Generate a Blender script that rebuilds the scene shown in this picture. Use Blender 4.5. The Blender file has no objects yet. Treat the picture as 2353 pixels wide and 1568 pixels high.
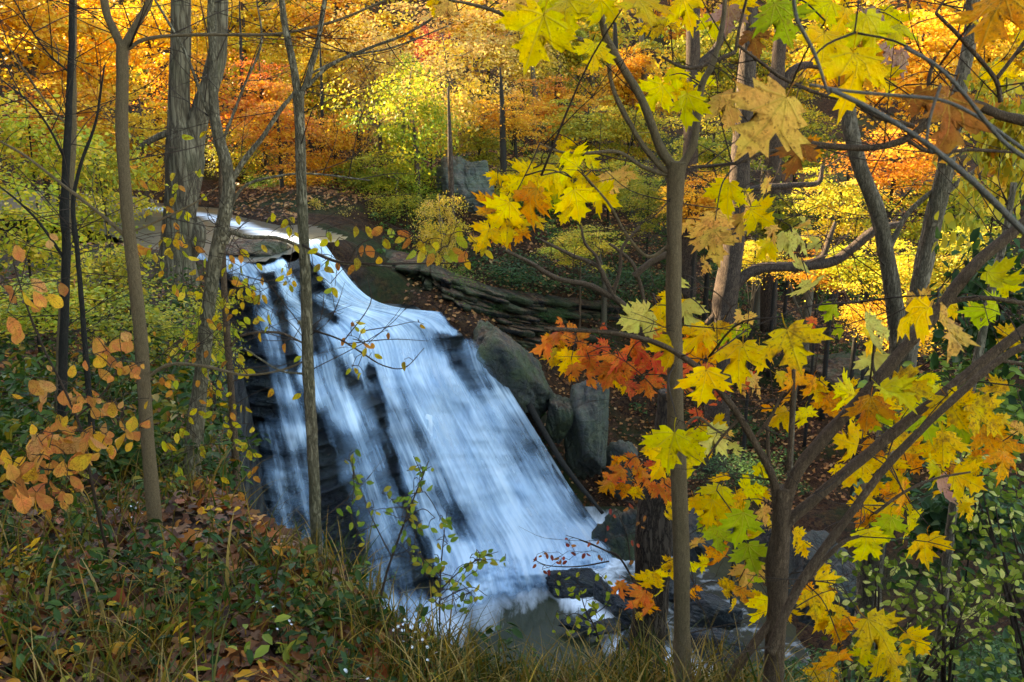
import bpy, math
import numpy as np
from mathutils import Vector, Matrix

# ------------------------------------------------------------------ camera, sky, sun, exposure
scene = bpy.context.scene
PITCH = math.radians(15.0)
LENS = 35.0
W0, H0 = 2353.0, 1568.0
F0 = W0 * LENS / 36.0
cam_d = bpy.data.cameras.new('camera')
cam = bpy.data.objects.new('camera', cam_d)
scene.collection.objects.link(cam)
cam.location = (0, 0, 0)
cam.rotation_euler = (math.pi / 2 - PITCH, 0, 0)
cam_d.lens = LENS
cam_d.sensor_width = 36.0
cam_d.clip_start = 0.05
cam_d.clip_end = 2000
cam_d.dof.use_dof = True
cam_d.dof.focus_distance = 6.0
cam_d.dof.aperture_fstop = 10.0
scene.camera = cam

SUN_AZ = math.radians(-62.0)      # measured from +Y towards +X; the sun stands off to the left, beyond the gorge
SUN_EL = math.radians(20.0)
sun_dir = Vector((math.sin(SUN_AZ) * math.cos(SUN_EL), math.cos(SUN_AZ) * math.cos(SUN_EL), math.sin(SUN_EL)))
world = bpy.data.worlds.new('World')
scene.world = world
world.use_nodes = True
wn = world.node_tree
sky = wn.nodes.new('ShaderNodeTexSky')
sky.sky_type = 'NISHITA'
sky.sun_disc = False
sky.sun_elevation = SUN_EL
sky.sun_rotation = SUN_AZ
sky.air_density = 1.0
sky.dust_density = 1.0
bg = wn.nodes['Background']
bg.inputs[1].default_value = 0.15
wn.links.new(sky.outputs[0], bg.inputs[0])
sun_d = bpy.data.lights.new('sun', 'SUN')
sun_d.energy = 4.9
sun_d.angle = math.radians(0.6)
sun_d.color = (1.0, 0.88, 0.66)
sun = bpy.data.objects.new('sun', sun_d)
scene.collection.objects.link(sun)
sun.rotation_euler = sun_dir.to_track_quat('Z', 'Y').to_euler()
scene.view_settings.view_transform = 'Standard'
scene.view_settings.look = 'None'
scene.view_settings.exposure = 2.85
scene.view_settings.use_white_balance = True      # set for the shade of the gorge, as the photographer did
scene.view_settings.white_balance_temperature = 8200
scene.view_settings.white_balance_tint = 8
scene.view_settings.gamma = 1.0
scene.view_settings.use_curve_mapping = False
scene.cycles.max_bounces = 6
scene.cycles.diffuse_bounces = 3
scene.cycles.glossy_bounces = 2
scene.cycles.transmission_bounces = 4
scene.cycles.transparent_max_bounces = 12
scene.cycles.caustics_reflective = False
scene.cycles.caustics_refractive = False
scene.cycles.sample_clamp_indirect = 4.0
scene.cycles.use_denoising = True

rng = np.random.default_rng(11)
PI = math.pi

# ------------------------------------------------------------------ helpers
def P(px, py, Y):
    """The point of the place seen at photo position (px, py) and standing Y metres ahead."""
    xc = (np.asarray(px, float) - W0 / 2) / F0
    yc = (H0 / 2 - np.asarray(py, float)) / F0
    dy = math.cos(PITCH) + yc * math.sin(PITCH)
    dz = -math.sin(PITCH) + yc * math.cos(PITCH)
    t = Y / dy
    return np.stack([xc * t, np.asarray(Y, float) + 0 * t, dz * t], -1)

def smooth(a, b, x):
    t = np.clip((x - a) / (b - a), 0, 1)
    return t * t * (3 - 2 * t)

def _hash(ix, iy, s):
    h = (ix.astype(np.int64) * 374761393 + iy.astype(np.int64) * 668265263 + s * 1442695041) & 0xFFFFFFFF
    h = ((h ^ (h >> 13)) * 1274126177) & 0xFFFFFFFF
    return ((h ^ (h >> 16)) & 0xFFFF) / 65535.0

def vnoise(x, y, s=0):
    x = np.asarray(x, float); y = np.asarray(y, float)
    ix = np.floor(x); iy = np.floor(y)
    fx = x - ix; fy = y - iy
    fx = fx * fx * (3 - 2 * fx); fy = fy * fy * (3 - 2 * fy)
    a = _hash(ix, iy, s); b = _hash(ix + 1, iy, s); c = _hash(ix, iy + 1, s); d = _hash(ix + 1, iy + 1, s)
    return (a * (1 - fx) + b * fx) * (1 - fy) + (c * (1 - fx) + d * fx) * fy

def fbm(x, y, s=0, o=4):
    v = 0; a = 0.5; t = 0
    for k in range(o):
        v = v + a * vnoise(x * 2 ** k, y * 2 ** k, s + k * 17); t += a; a *= 0.5
    return v / t

class RBF:
    def __init__(self, pts, vals, reg=1e-3):
        self.p = np.array(pts, float); v = np.array(vals, float)
        self.c = self.p.mean(0); self.s = np.abs(self.p - self.c).max()
        q = (self.p - self.c) / self.s
        n = len(q)
        d = np.linalg.norm(q[:, None] - q[None], axis=2)
        A = np.zeros((n + 3, n + 3))
        A[:n, :n] = self.k(d) + reg * np.eye(n)
        A[:n, n] = 1; A[:n, n + 1:] = q
        A[n, :n] = 1; A[n + 1:, :n] = q.T
        b = np.zeros(n + 3); b[:n] = v
        self.w = np.linalg.solve(A, b); self.q = q
    @staticmethod
    def k(d):
        return d        # linear kernel keeps the interpolation tame
    def __call__(self, x, y):
        x = np.asarray(x, float); y = np.asarray(y, float); sh = x.shape
        q = np.stack([(x.ravel() - self.c[0]) / self.s, (y.ravel() - self.c[1]) / self.s], 1)
        out = np.empty(len(q)); n = len(self.q)
        for i in range(0, len(q), 20000):
            d = np.linalg.norm(q[i:i + 20000, None] - self.q[None], axis=2)
            out[i:i + 20000] = self.k(d) @ self.w[:n] + self.w[n] + q[i:i + 20000] @ self.w[n + 1:]
        return out.reshape(sh)

def mesh_np(name, V, faces, attrs=None, smooth_shade=False):
    """V (n,3); faces: one (m,k) array or a list of such arrays."""
    if isinstance(faces, np.ndarray):
        faces = [faces]
    faces = [np.asarray(f, np.int32) for f in faces if len(f)]
    me = bpy.data.meshes.new(name)
    V = np.ascontiguousarray(V, np.float32)
    me.vertices.add(len(V)); me.vertices.foreach_set('co', V.ravel())
    li = np.concatenate([f.ravel() for f in faces]).astype(np.int32)
    tot = np.concatenate([np.full(len(f), f.shape[1], np.int32) for f in faces])
    st = np.concatenate([[0], np.cumsum(tot)[:-1]]).astype(np.int32)
    me.loops.add(len(li)); me.loops.foreach_set('vertex_index', li)
    me.polygons.add(len(tot)); me.polygons.foreach_set('loop_start', st)
    me.polygons.foreach_set('loop_total', tot)
    if smooth_shade:
        me.polygons.foreach_set('use_smooth', np.ones(len(tot), bool))
    for k, a in (attrs or {}).items():
        a = np.asarray(a, np.float32)
        if a.ndim == 1:
            at = me.attributes.new(k, 'FLOAT', 'POINT'); at.data.foreach_set('value', a)
        else:
            at = me.attributes.new(k, 'FLOAT_VECTOR', 'POINT'); at.data.foreach_set('vector', a.ravel())
    me.update(calc_edges=True)
    me.validate()
    return me

def obj(name, me, mat=None, parent=None, loc=None, label=None, cat=None, group=None, kind=None):
    o = bpy.data.objects.new(name, me)
    scene.collection.objects.link(o)
    if mat is not None and me is not None:
        if len(me.materials) == 0:
            me.materials.append(mat)
        if me.materials[0] != mat:
            o.material_slots[0].link = 'OBJECT'
            o.material_slots[0].material = mat
    if parent is not None:
        o.parent = parent
        if loc is None:
            o.location = -Vector(parent.location)     # children are modelled in world space, parents only translate
    if loc is not None:
        o.location = loc
    if label: o['label'] = label
    if cat: o['category'] = cat
    if group: o['group'] = group
    if kind: o['kind'] = kind
    return o

def thing(name, loc, label, cat, group=None):
    return obj(name, None, loc=tuple(float(v) for v in loc), label=label, cat=cat, group=group)

def catmull(pts, n):
    p = np.array(pts, float)
    if len(p) == 2:
        t = np.linspace(0, 1, n)[:, None]
        return p[0] * (1 - t) + p[1] * t
    p = np.vstack([2 * p[0] - p[1], p, 2 * p[-1] - p[-2]])
    m = len(p) - 3
    u = np.linspace(0, m - 1e-9, n); i = u.astype(int); t = (u - i)[:, None]
    a, b, c, d = p[i], p[i + 1], p[i + 2], p[i + 3]
    return 0.5 * (2 * b + (c - a) * t + (2 * a - 5 * b + 4 * c - d) * t ** 2 + (3 * b - a - 3 * c + d) * t ** 3)

def tube_np(path, radii, sides=8, rough=0.0, seed=0, cap=True):
    """Tapered tube along path; returns V, [quads, tris]."""
    path = np.asarray(path, float); n = len(path)
    radii = np.asarray(radii, float) * np.ones(n)
    T = np.gradient(path, axis=0); T /= np.linalg.norm(T, axis=1)[:, None] + 1e-12
    ref = np.array([0.0, 1.0, 0.0]) if abs(T[:, 1].mean()) < 0.8 else np.array([1.0, 0, 0])
    A = np.cross(T, ref); A /= np.linalg.norm(A, axis=1)[:, None] + 1e-12
    B = np.cross(T, A)
    th = np.linspace(0, 2 * PI, sides, endpoint=False)
    R = radii[:, None] * np.ones(sides)[None]
    if rough:
        s = np.concatenate([[0], np.cumsum(np.linalg.norm(np.diff(path, axis=0), axis=1))])
        r0 = max(radii.mean(), 1e-4)
        nx = np.cos(th)[None] * 1.7 + 9.1 + seed; ny = np.sin(th)[None] * 1.7 + (s / r0 * 0.22)[:, None]
        kn = np.maximum(0, vnoise(s / r0 * 0.10, 0 * s + seed, seed + 31) - 0.78)[:, None] * np.maximum(0, np.cos(th[None] - 6.28 * vnoise(s / r0 * 0.05, 0 * s, seed + 32)[:, None]))
        R = R * (1 + 2.2 * kn)
        R = R * (1 + rough * (fbm(nx, ny, seed, 3) - 0.5) * 2)
    V = path[:, None] + R[..., None] * (np.cos(th)[None, :, None] * A[:, None] + np.sin(th)[None, :, None] * B[:, None])
    V = V.reshape(-1, 3)
    i = np.arange(n - 1)[:, None] * sides; j = np.arange(sides)[None]; j2 = (j + 1) % sides
    Q = np.stack([i + j, i + j2, i + sides + j2, i + sides + j], -1).reshape(-1, 4)
    F = [Q]
    if cap:
        V = np.vstack([V, path[0], path[-1]])
        c0 = n * sides; k = np.arange(sides); k2 = (k + 1) % sides
        F.append(np.vstack([np.stack([k2, k, np.full(sides, c0)], 1), np.stack([(n - 1) * sides + k, (n - 1) * sides + k2, np.full(sides, c0 + 1)], 1)]))
    return V, F

def join_np(parts):
    """parts: list of (V, [F...]) -> one V and list of face arrays."""
    Vs, by = [], {}
    o = 0
    for V, F in parts:
        Vs.append(V)
        for f in (F if isinstance(F, list) else [F]):
            by.setdefault(f.shape[1], []).append(f + o)
        o += len(V)
    return np.vstack(Vs), [np.vstack(v) for v in by.values()]

def tube_obj(name, path, radii, mat, parent=None, sides=10, rough=0.12, seed=0, n=None, **kw):
    n = n or max(12, 6 * len(path))
    pts = catmull(path, n)
    r = np.interp(np.linspace(0, 1, n), np.linspace(0, 1, len(np.atleast_1d(radii))), np.atleast_1d(radii))
    V, F = tube_np(pts, r, sides, rough, seed)
    return obj(name, mesh_np(name, V, F, smooth_shade=True), mat, parent, **kw), pts

def px_path(pts, Y):
    """pts: (px,py) or (px,py,Y) -> world path."""
    return np.array([P(p[0], p[1], p[2] if len(p) > 2 else Y) for p in pts])

# ------------------------------------------------------------------ materials
def nodes_of(name):
    m = bpy.data.materials.new(name); m.use_nodes = True
    nt = m.node_tree; nt.nodes.clear()
    out = nt.nodes.new('ShaderNodeOutputMaterial')
    return m, nt, out

def N(nt, t, **inp):
    n = nt.nodes.new(t)
    for k, v in inp.items():
        n.inputs[k.replace('_', ' ')].default_value = v
    return n

def ramp(nt, fac, stops, interp='LINEAR'):
    r = nt.nodes.new('ShaderNodeValToRGB'); r.color_ramp.interpolation = interp
    e = r.color_ramp.elements
    while len(e) < len(stops): e.new(0.5)
    for k, (p, c) in enumerate(stops):
        e[k].position = p; e[k].color = (*c, 1) if len(c) == 3 else c
    if fac is not None: nt.links.new(fac, r.inputs[0])
    return r

def math_n(nt, op, a, b=None, c=None):
    n = nt.nodes.new('ShaderNodeMath'); n.operation = op
    for k, v in enumerate((a, b, c)):
        if v is None: continue
        if isinstance(v, (int, float)): n.inputs[k].default_value = v
        else: nt.links.new(v, n.inputs[k])
    return n.outputs[0]

def mixc(nt, fac, a, b, mode='MIX'):
    n = nt.nodes.new('ShaderNodeMix'); n.data_type = 'RGBA'; n.blend_type = mode
    for sock, v in ((n.inputs[0], fac), (n.inputs[6], a), (n.inputs[7], b)):
        if isinstance(v, (int, float)): sock.default_value = v
        elif isinstance(v, tuple): sock.default_value = (*v, 1)
        else: nt.links.new(v, sock)
    return n.outputs[2]

def leaf_shader(nt, out, col, trans=0.5, rough=0.55, spec=0.25, bump=None):
    L = nt.links
    pb = N(nt, 'ShaderNodeBsdfPrincipled', Roughness=rough)
    pb.inputs['Specular IOR Level'].default_value = spec
    tr = nt.nodes.new('ShaderNodeBsdfTranslucent')
    mx = nt.nodes.new('ShaderNodeMixShader'); mx.inputs[0].default_value = trans
    L.new(col, pb.inputs['Base Color']); L.new(col, tr.inputs[0])
    if bump is not None:
        L.new(bump, pb.inputs['Normal'])
    L.new(pb.outputs[0], mx.inputs[1]); L.new(tr.outputs[0], mx.inputs[2])
    L.new(mx.outputs[0], out.inputs[0])

def foliage_mat(name, stops, trans=0.45):
    """Leaf colour by the leaf's own random number, drifted by its clump's."""
    m, nt, out = nodes_of(name)
    a = nt.nodes.new('ShaderNodeAttribute'); a.attribute_name = 'rnd'
    b = nt.nodes.new('ShaderNodeAttribute'); b.attribute_name = 'clump'
    oi = nt.nodes.new('ShaderNodeObjectInfo')
    f = math_n(nt, 'MULTIPLY', a.outputs['Fac'], 0.45)
    f = math_n(nt, 'ADD', f, math_n(nt, 'MULTIPLY', b.outputs['Fac'], 0.45))
    f = math_n(nt, 'ADD', f, math_n(nt, 'MULTIPLY_ADD', oi.outputs['Random'], 0.3, -0.1))
    r = ramp(nt, f, stops)
    leaf_shader(nt, out, r.outputs[0], trans)
    return m

YEL, GOLD, ORA, RED = (0.78, 0.50, 0.04), (0.74, 0.40, 0.03), (0.68, 0.25, 0.03), (0.56, 0.10, 0.03)
LIME, GRN, DGRN, PALE = (0.40, 0.42, 0.03), (0.16, 0.24, 0.025), (0.04, 0.09, 0.02), (0.72, 0.50, 0.14)
M = {}
M['yellow'] = foliage_mat('foliage_yellow', [(0.0, LIME), (0.35, YEL), (0.7, GOLD), (1.0, ORA)])
M['gold'] = foliage_mat('foliage_gold', [(0.0, YEL), (0.4, GOLD), (0.75, ORA), (1.0, (0.45, 0.12, 0.02))])
M['orange'] = foliage_mat('foliage_orange', [(0.0, YEL), (0.3, GOLD), (0.6, ORA), (1.0, RED)])
M['red'] = foliage_mat('foliage_red', [(0.0, ORA), (0.4, RED), (0.8, (0.55, 0.08, 0.05)), (1.0, (0.4, 0.03, 0.03))])
M['lime'] = foliage_mat('foliage_lime', [(0.0, GRN), (0.4, LIME), (0.75, YEL), (1.0, PALE)])
M['pale'] = foliage_mat('foliage_pale', [(0.0, LIME), (0.35, YEL), (0.7, PALE), (1.0, (0.70, 0.36, 0.12))])
M['green'] = foliage_mat('foliage_green', [(0.0, DGRN), (0.5, GRN), (0.85, (0.22, 0.30, 0.04)), (1.0, LIME)], 0.35)
M['dgreen'] = foliage_mat('foliage_dark_green', [(0.0, (0.02, 0.05, 0.015)), (0.5, DGRN), (0.9, (0.09, 0.16, 0.03)), (1.0, GRN)], 0.3)
M['olive'] = foliage_mat('foliage_olive', [(0.0, GRN), (0.3, (0.26, 0.27, 0.03)), (0.6, (0.46, 0.38, 0.03)), (0.85, YEL), (1.0, ORA)])
M['litter'] = foliage_mat('leaf_litter', [(0.0, (0.02, 0.006, 0.003)), (0.33, (0.08, 0.024, 0.008)), (0.5, (0.20, 0.055, 0.008)), (0.6, (0.15, 0.07, 0.036)), (0.72, (0.42, 0.15, 0.012)), (0.84, (0.30, 0.04, 0.010)), (0.93, (0.42, 0.22, 0.02)), (1.0, (0.30, 0.17, 0.09))], 0.15)
M['flecks'] = foliage_mat('bright_fallen_leaves', [(0.0, (0.06, 0.02, 0.01)), (0.35, (0.20, 0.07, 0.02)), (0.6, (0.42, 0.18, 0.05)), (0.8, (0.48, 0.28, 0.12)), (1.0, (0.60, 0.42, 0.18))], 0.15)
M['herb'] = foliage_mat('herb_green', [(0.0, (0.008, 0.022, 0.003)), (0.45, (0.024, 0.058, 0.006)), (0.72, (0.06, 0.10, 0.008)), (0.88, (0.26, 0.17, 0.012)), (1.0, (0.34, 0.10, 0.010))], 0.3)
M['grass'] = foliage_mat('dry_grass', [(0.0, (0.012, 0.03, 0.003)), (0.35, (0.04, 0.06, 0.005)), (0.55, (0.13, 0.09, 0.008)), (0.72, (0.28, 0.15, 0.02)), (0.87, (0.36, 0.23, 0.08)), (1.0, (0.56, 0.31, 0.015))], 0.3)
M['shrub'] = foliage_mat('shrub_leaf', [(0.0, (0.10, 0.18, 0.03)), (0.4, (0.22, 0.30, 0.06)), (0.8, (0.40, 0.46, 0.14)), (1.0, (0.50, 0.50, 0.20))], 0.35)

def bark_mat(name, c_dark, c_mid, c_light, scale=14.0, ridge=0.6, moss=0.0, stretch=0.22):
    m, nt, out = nodes_of(name); L = nt.links
    tc = nt.nodes.new('ShaderNodeTexCoord')
    mp = nt.nodes.new('ShaderNodeMapping'); mp.inputs['Scale'].default_value = (1, 1, stretch)
    L.new(tc.outputs['Object'], mp.inputs[0])
    v = nt.nodes.new('ShaderNodeTexVoronoi'); v.feature = 'DISTANCE_TO_EDGE'; v.inputs['Scale'].default_value = scale
    n0 = N(nt, 'ShaderNodeTexNoise', Scale=scale * 0.7, Detail=6.0, Roughness=0.65)
    L.new(mp.outputs[0], n0.inputs['Vector'])
    ad = mixc(nt, 0.25, mp.outputs[0], n0.outputs['Color'], 'ADD')
    L.new(ad, v.inputs['Vector'])
    n1 = N(nt, 'ShaderNodeTexNoise', Scale=scale * 2.5, Detail=5.0, Roughness=0.7)
    L.new(mp.outputs[0], n1.inputs['Vector'])
    n2 = N(nt, 'ShaderNodeTexNoise', Scale=1.7, Detail=3.0)
    L.new(tc.outputs['Object'], n2.inputs['Vector'])
    e = math_n(nt, 'MINIMUM', math_n(nt, 'MULTIPLY', v.outputs['Distance'], 4.0), 1.0)
    h = math_n(nt, 'ADD', math_n(nt, 'MULTIPLY', e, ridge), math_n(nt, 'MULTIPLY', n1.outputs[0], 1 - ridge * 0.5))
    r = ramp(nt, h, [(0.15, c_dark), (0.55, c_mid), (0.95, c_light)])
    col = r.outputs[0]
    if moss:
        g = ramp(nt, n2.outputs[0], [(0.5, (0, 0, 0)), (0.68, (1, 1, 1))])
        col = mixc(nt, math_n(nt, 'MULTIPLY', g.outputs[0], moss), col, (0.06, 0.08, 0.03))
    bp = N(nt, 'ShaderNodeBump', Strength=0.9, Distance=0.02)
    L.new(h, bp.inputs['Height'])
    pb = N(nt, 'ShaderNodeBsdfPrincipled', Roughness=0.85)
    pb.inputs['Specular IOR Level'].default_value = 0.2
    L.new(col, pb.inputs['Base Color']); L.new(bp.outputs[0], pb.inputs['Normal'])
    L.new(pb.outputs[0], out.inputs[0])
    return m

M['bark'] = bark_mat('bark_grey_brown', (0.045, 0.035, 0.022), (0.13, 0.10, 0.065), (0.22, 0.17, 0.11), 34, 0.35, 0.35)
M['bark_smooth'] = bark_mat('bark_smooth', (0.07, 0.042, 0.020), (0.26, 0.168, 0.088), (0.42, 0.285, 0.155), 70, 0.4, 0.15)
M['bark_dark'] = bark_mat('bark_dark', (0.010, 0.009, 0.008), (0.03, 0.025, 0.02), (0.06, 0.05, 0.04), 40, 0.3)
M['bark_big'] = bark_mat('bark_big_furrowed', (0.022, 0.015, 0.009), (0.095, 0.07, 0.044), (0.18, 0.14, 0.09), 11, 0.55, 0.3, 0.09)
M['bark_red'] = bark_mat('bark_red_brown', (0.04, 0.021, 0.012), (0.14, 0.082, 0.047), (0.24, 0.15, 0.09), 46, 0.4)
M['bark_shag'] = bark_mat('bark_shaggy_dark', (0.018, 0.010, 0.007), (0.06, 0.038, 0.026), (0.12, 0.08, 0.055), 18, 0.7)
M['bark_ridge'] = bark_mat('bark_ridged_tan', (0.05, 0.036, 0.022), (0.17, 0.13, 0.08), (0.28, 0.22, 0.14), 26, 0.65, 0.25)
M['bark_pale'] = bark_mat('bark_pale', (0.05, 0.036, 0.022), (0.16, 0.12, 0.08), (0.27, 0.205, 0.14), 24, 0.6, 0.3)
M['twig'] = bark_mat('twig_brown', (0.03, 0.018, 0.012), (0.075, 0.045, 0.03), (0.13, 0.085, 0.06), 60, 0.2)
M['twig_grey'] = bark_mat('twig_grey', (0.10, 0.085, 0.07), (0.24, 0.20, 0.16), (0.36, 0.31, 0.25), 60, 0.2)

def rock_mat(name, base, moss_amt, wet=0.5, strata=0.0, litter=0.0):
    m, nt, out = nodes_of(name); L = nt.links
    tc = nt.nodes.new('ShaderNodeTexCoord'); ge = nt.nodes.new('ShaderNodeNewGeometry')
    n1 = N(nt, 'ShaderNodeTexNoise', Scale=0.9, Detail=8.0, Roughness=0.62)
    n2 = N(nt, 'ShaderNodeTexNoise', Scale=6.0, Detail=8.0, Roughness=0.7)
    L.new(tc.outputs['Object'], n1.inputs['Vector']); L.new(tc.outputs['Object'], n2.inputs['Vector'])
    b = np.array(base)
    r = ramp(nt, n1.outputs[0], [(0.25, tuple(b * 0.45)), (0.5, tuple(b)), (0.75, tuple(np.minimum(b * 1.7, 0.6)))])
    col = mixc(nt, 0.35, r.outputs[0], n2.outputs['Color'], 'SOFT_LIGHT')
    h = n2.outputs[0]
    if strata:
        mp = nt.nodes.new('ShaderNodeMapping'); mp.inputs['Scale'].default_value = (0.25, 0.25, 7.0)
        L.new(tc.outputs['Object'], mp.inputs[0])
        n3 = N(nt, 'ShaderNodeTexNoise', Scale=1.0, Detail=5.0, Roughness=0.6); L.new(mp.outputs[0], n3.inputs['Vector'])
        s = ramp(nt, n3.outputs[0], [(0.38, (0.35, 0.35, 0.35)), (0.55, (1, 1, 1))])
        col = mixc(nt, strata, col, s.outputs[0], 'MULTIPLY')
        h = math_n(nt, 'ADD', math_n(nt, 'MULTIPLY', n3.outputs[0], 2.0), n2.outputs[0])
    sep = nt.nodes.new('ShaderNodeSeparateXYZ'); L.new(ge.outputs['Normal'], sep.inputs[0])
    up = ramp(nt, sep.outputs[2], [(0.25, (0, 0, 0)), (0.85, (1, 1, 1))])
    if moss_amt:
        mm = math_n(nt, 'MULTIPLY', math_n(nt, 'GREATER_THAN', n1.outputs[0], 0.45), moss_amt)
        mr = ramp(nt, n1.outputs[0], [(0.42, (0, 0, 0)), (0.58, (1, 1, 1))])
        mcol = ramp(nt, n2.outputs[0], [(0.3, (0.035, 0.055, 0.010)), (0.7, (0.12, 0.145, 0.025))])
        col = mixc(nt, math_n(nt, 'MULTIPLY', mr.outputs[0], moss_amt), col, mcol.outputs[0])
    if litter:
        vo = N(nt, 'ShaderNodeTexVoronoi', Scale=9.0); L.new(tc.outputs['Object'], vo.inputs['Vector'])
        lr = ramp(nt, vo.outputs['Color'], [(0.2, (0.08, 0.03, 0.02)), (0.5, (0.26, 0.10, 0.03)), (0.8, (0.34, 0.22, 0.12))])
        k = math_n(nt, 'MULTIPLY', up.outputs[0], litter)
        k = math_n(nt, 'MULTIPLY', k, ramp(nt, n1.outputs[0], [(0.4, (1, 1, 1)), (0.6, (0, 0, 0))]).outputs[0])
        col = mixc(nt, k, col, lr.outputs[0])
    vc = nt.nodes.new('ShaderNodeTexVoronoi'); vc.feature = 'DISTANCE_TO_EDGE'; vc.inputs['Scale'].default_value = 1.3
    wv = mixc(nt, 1.0, tc.outputs['Object'], n1.outputs['Color'], 'ADD'); L.new(wv, vc.inputs['Vector'])
    crack = ramp(nt, vc.outputs['Distance'], [(0.0, (0, 0, 0)), (0.05, (1, 1, 1))])
    col = mixc(nt, 0.25, col, crack.outputs[0], 'MULTIPLY')
    h = math_n(nt, 'ADD', h, math_n(nt, 'MULTIPLY_ADD', crack.outputs[0], 0.25, math_n(nt, 'MULTIPLY', n1.outputs[0], 2.0)))
    bp = N(nt, 'ShaderNodeBump', Strength=0.9, Distance=0.22); L.new(h, bp.inputs['Height'])
    pb = N(nt, 'ShaderNodeBsdfPrincipled', Roughness=1 - 0.6 * wet)
    pb.inputs['Specular IOR Level'].default_value = 0.3 + 0.2 * wet
    L.new(col, pb.inputs['Base Color']); L.new(bp.outputs[0], pb.inputs['Normal']); L.new(pb.outputs[0], out.inputs[0])
    return m

M['rock_wet'] = rock_mat('wet_shale', (0.016, 0.022, 0.034), 0.12, 0.9, 0.7)
M['rock_dark'] = rock_mat('dark_shale', (0.009, 0.0085, 0.008), 0.45, 0.4, 0.8, 0.6)
M['rock_mossy'] = rock_mat('mossy_sandstone', (0.085, 0.088, 0.076), 0.6, 0.2, 0.0, 0.5)
M['rock_grey'] = rock_mat('grey_sandstone', (0.12, 0.122, 0.105), 0.4, 0.2, 0.0, 0.2)
M['rock_pale'] = rock_mat('pale_sandstone', (0.15, 0.16, 0.14), 0.4, 0.1, 0.5, 0.3)
M['rock_slate'] = rock_mat('blue_grey_slab', (0.022, 0.024, 0.028), 0.15, 0.5, 0.0, 0.2)

def ground_mat():
    m, nt, out = nodes_of('forest_floor'); L = nt.links
    tc = nt.nodes.new('ShaderNodeTexCoord'); ge = nt.nodes.new('ShaderNodeNewGeometry')
    n1 = N(nt, 'ShaderNodeTexNoise', Scale=0.35, Detail=6.0, Roughness=0.6)
    n2 = N(nt, 'ShaderNodeTexNoise', Scale=5.0, Detail=8.0, Roughness=0.7)
    v1 = N(nt, 'ShaderNodeTexVoronoi', Scale=7.0); v2 = N(nt, 'ShaderNodeTexVoronoi', Scale=23.0)
    for n in (n1, n2, v1, v2): L.new(tc.outputs['Object'], n.inputs['Vector'])
    lit = [(0.1, (0.007, 0.003, 0.002)), (0.35, (0.024, 0.009, 0.004)), (0.55, (0.055, 0.019, 0.006)), (0.75, (0.045, 0.026, 0.015)), (0.95, (0.09, 0.042, 0.013))]
    s1 = nt.nodes.new('ShaderNodeSeparateColor'); L.new(v1.outputs['Color'], s1.inputs[0])
    s2 = nt.nodes.new('ShaderNodeSeparateColor'); L.new(v2.outputs['Color'], s2.inputs[0])
    a = ramp(nt, s1.outputs[0], lit).outputs[0]; b = ramp(nt, s2.outputs[1], lit).outputs[0]
    litc = mixc(nt, 0.5, a, b)
    gr = ramp(nt, n2.outputs[0], [(0.3, (0.005, 0.012, 0.003)), (0.7, (0.028, 0.045, 0.009))])
    g = ramp(nt, n1.outputs[0], [(0.50, (0, 0, 0)), (0.62, (1, 1, 1))])
    col = mixc(nt, math_n(nt, 'MULTIPLY', g.outputs[0], 0.8), litc, gr.outputs[0])
    sep = nt.nodes.new('ShaderNodeSeparateXYZ'); L.new(ge.outputs['Normal'], sep.inputs[0])
    st = ramp(nt, sep.outputs[2], [(0.35, (1, 1, 1)), (0.62, (0, 0, 0))])
    mp = nt.nodes.new('ShaderNodeMapping'); mp.inputs['Scale'].default_value = (0.3, 0.3, 5.0); L.new(tc.outputs['Object'], mp.inputs[0])
    n3 = N(nt, 'ShaderNodeTexNoise', Scale=1.0, Detail=6.0); L.new(mp.outputs[0], n3.inputs['Vector'])
    rk = ramp(nt, n3.outputs[0], [(0.35, (0.008, 0.008, 0.009)), (0.55, (0.035, 0.034, 0.033)), (0.7, (0.06, 0.055, 0.04))])
    col = mixc(nt, st.outputs[0], col, rk.outputs[0])
    h = math_n(nt, 'ADD', n2.outputs[0], math_n(nt, 'MULTIPLY', s2.outputs[0], 0.6))
    h = math_n(nt, 'ADD', h, math_n(nt, 'MULTIPLY', n3.outputs[0], 1.0))
    bp = N(nt, 'ShaderNodeBump', Strength=0.9, Distance=0.12); L.new(h, bp.inputs['Height'])
    pb = N(nt, 'ShaderNodeBsdfPrincipled', Roughness=0.9); pb.inputs['Specular IOR Level'].default_value = 0.15
    L.new(col, pb.inputs['Base Color']); L.new(bp.outputs[0], pb.inputs['Normal']); L.new(pb.outputs[0], out.inputs[0])
    return m
M['ground'] = ground_mat()

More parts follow.
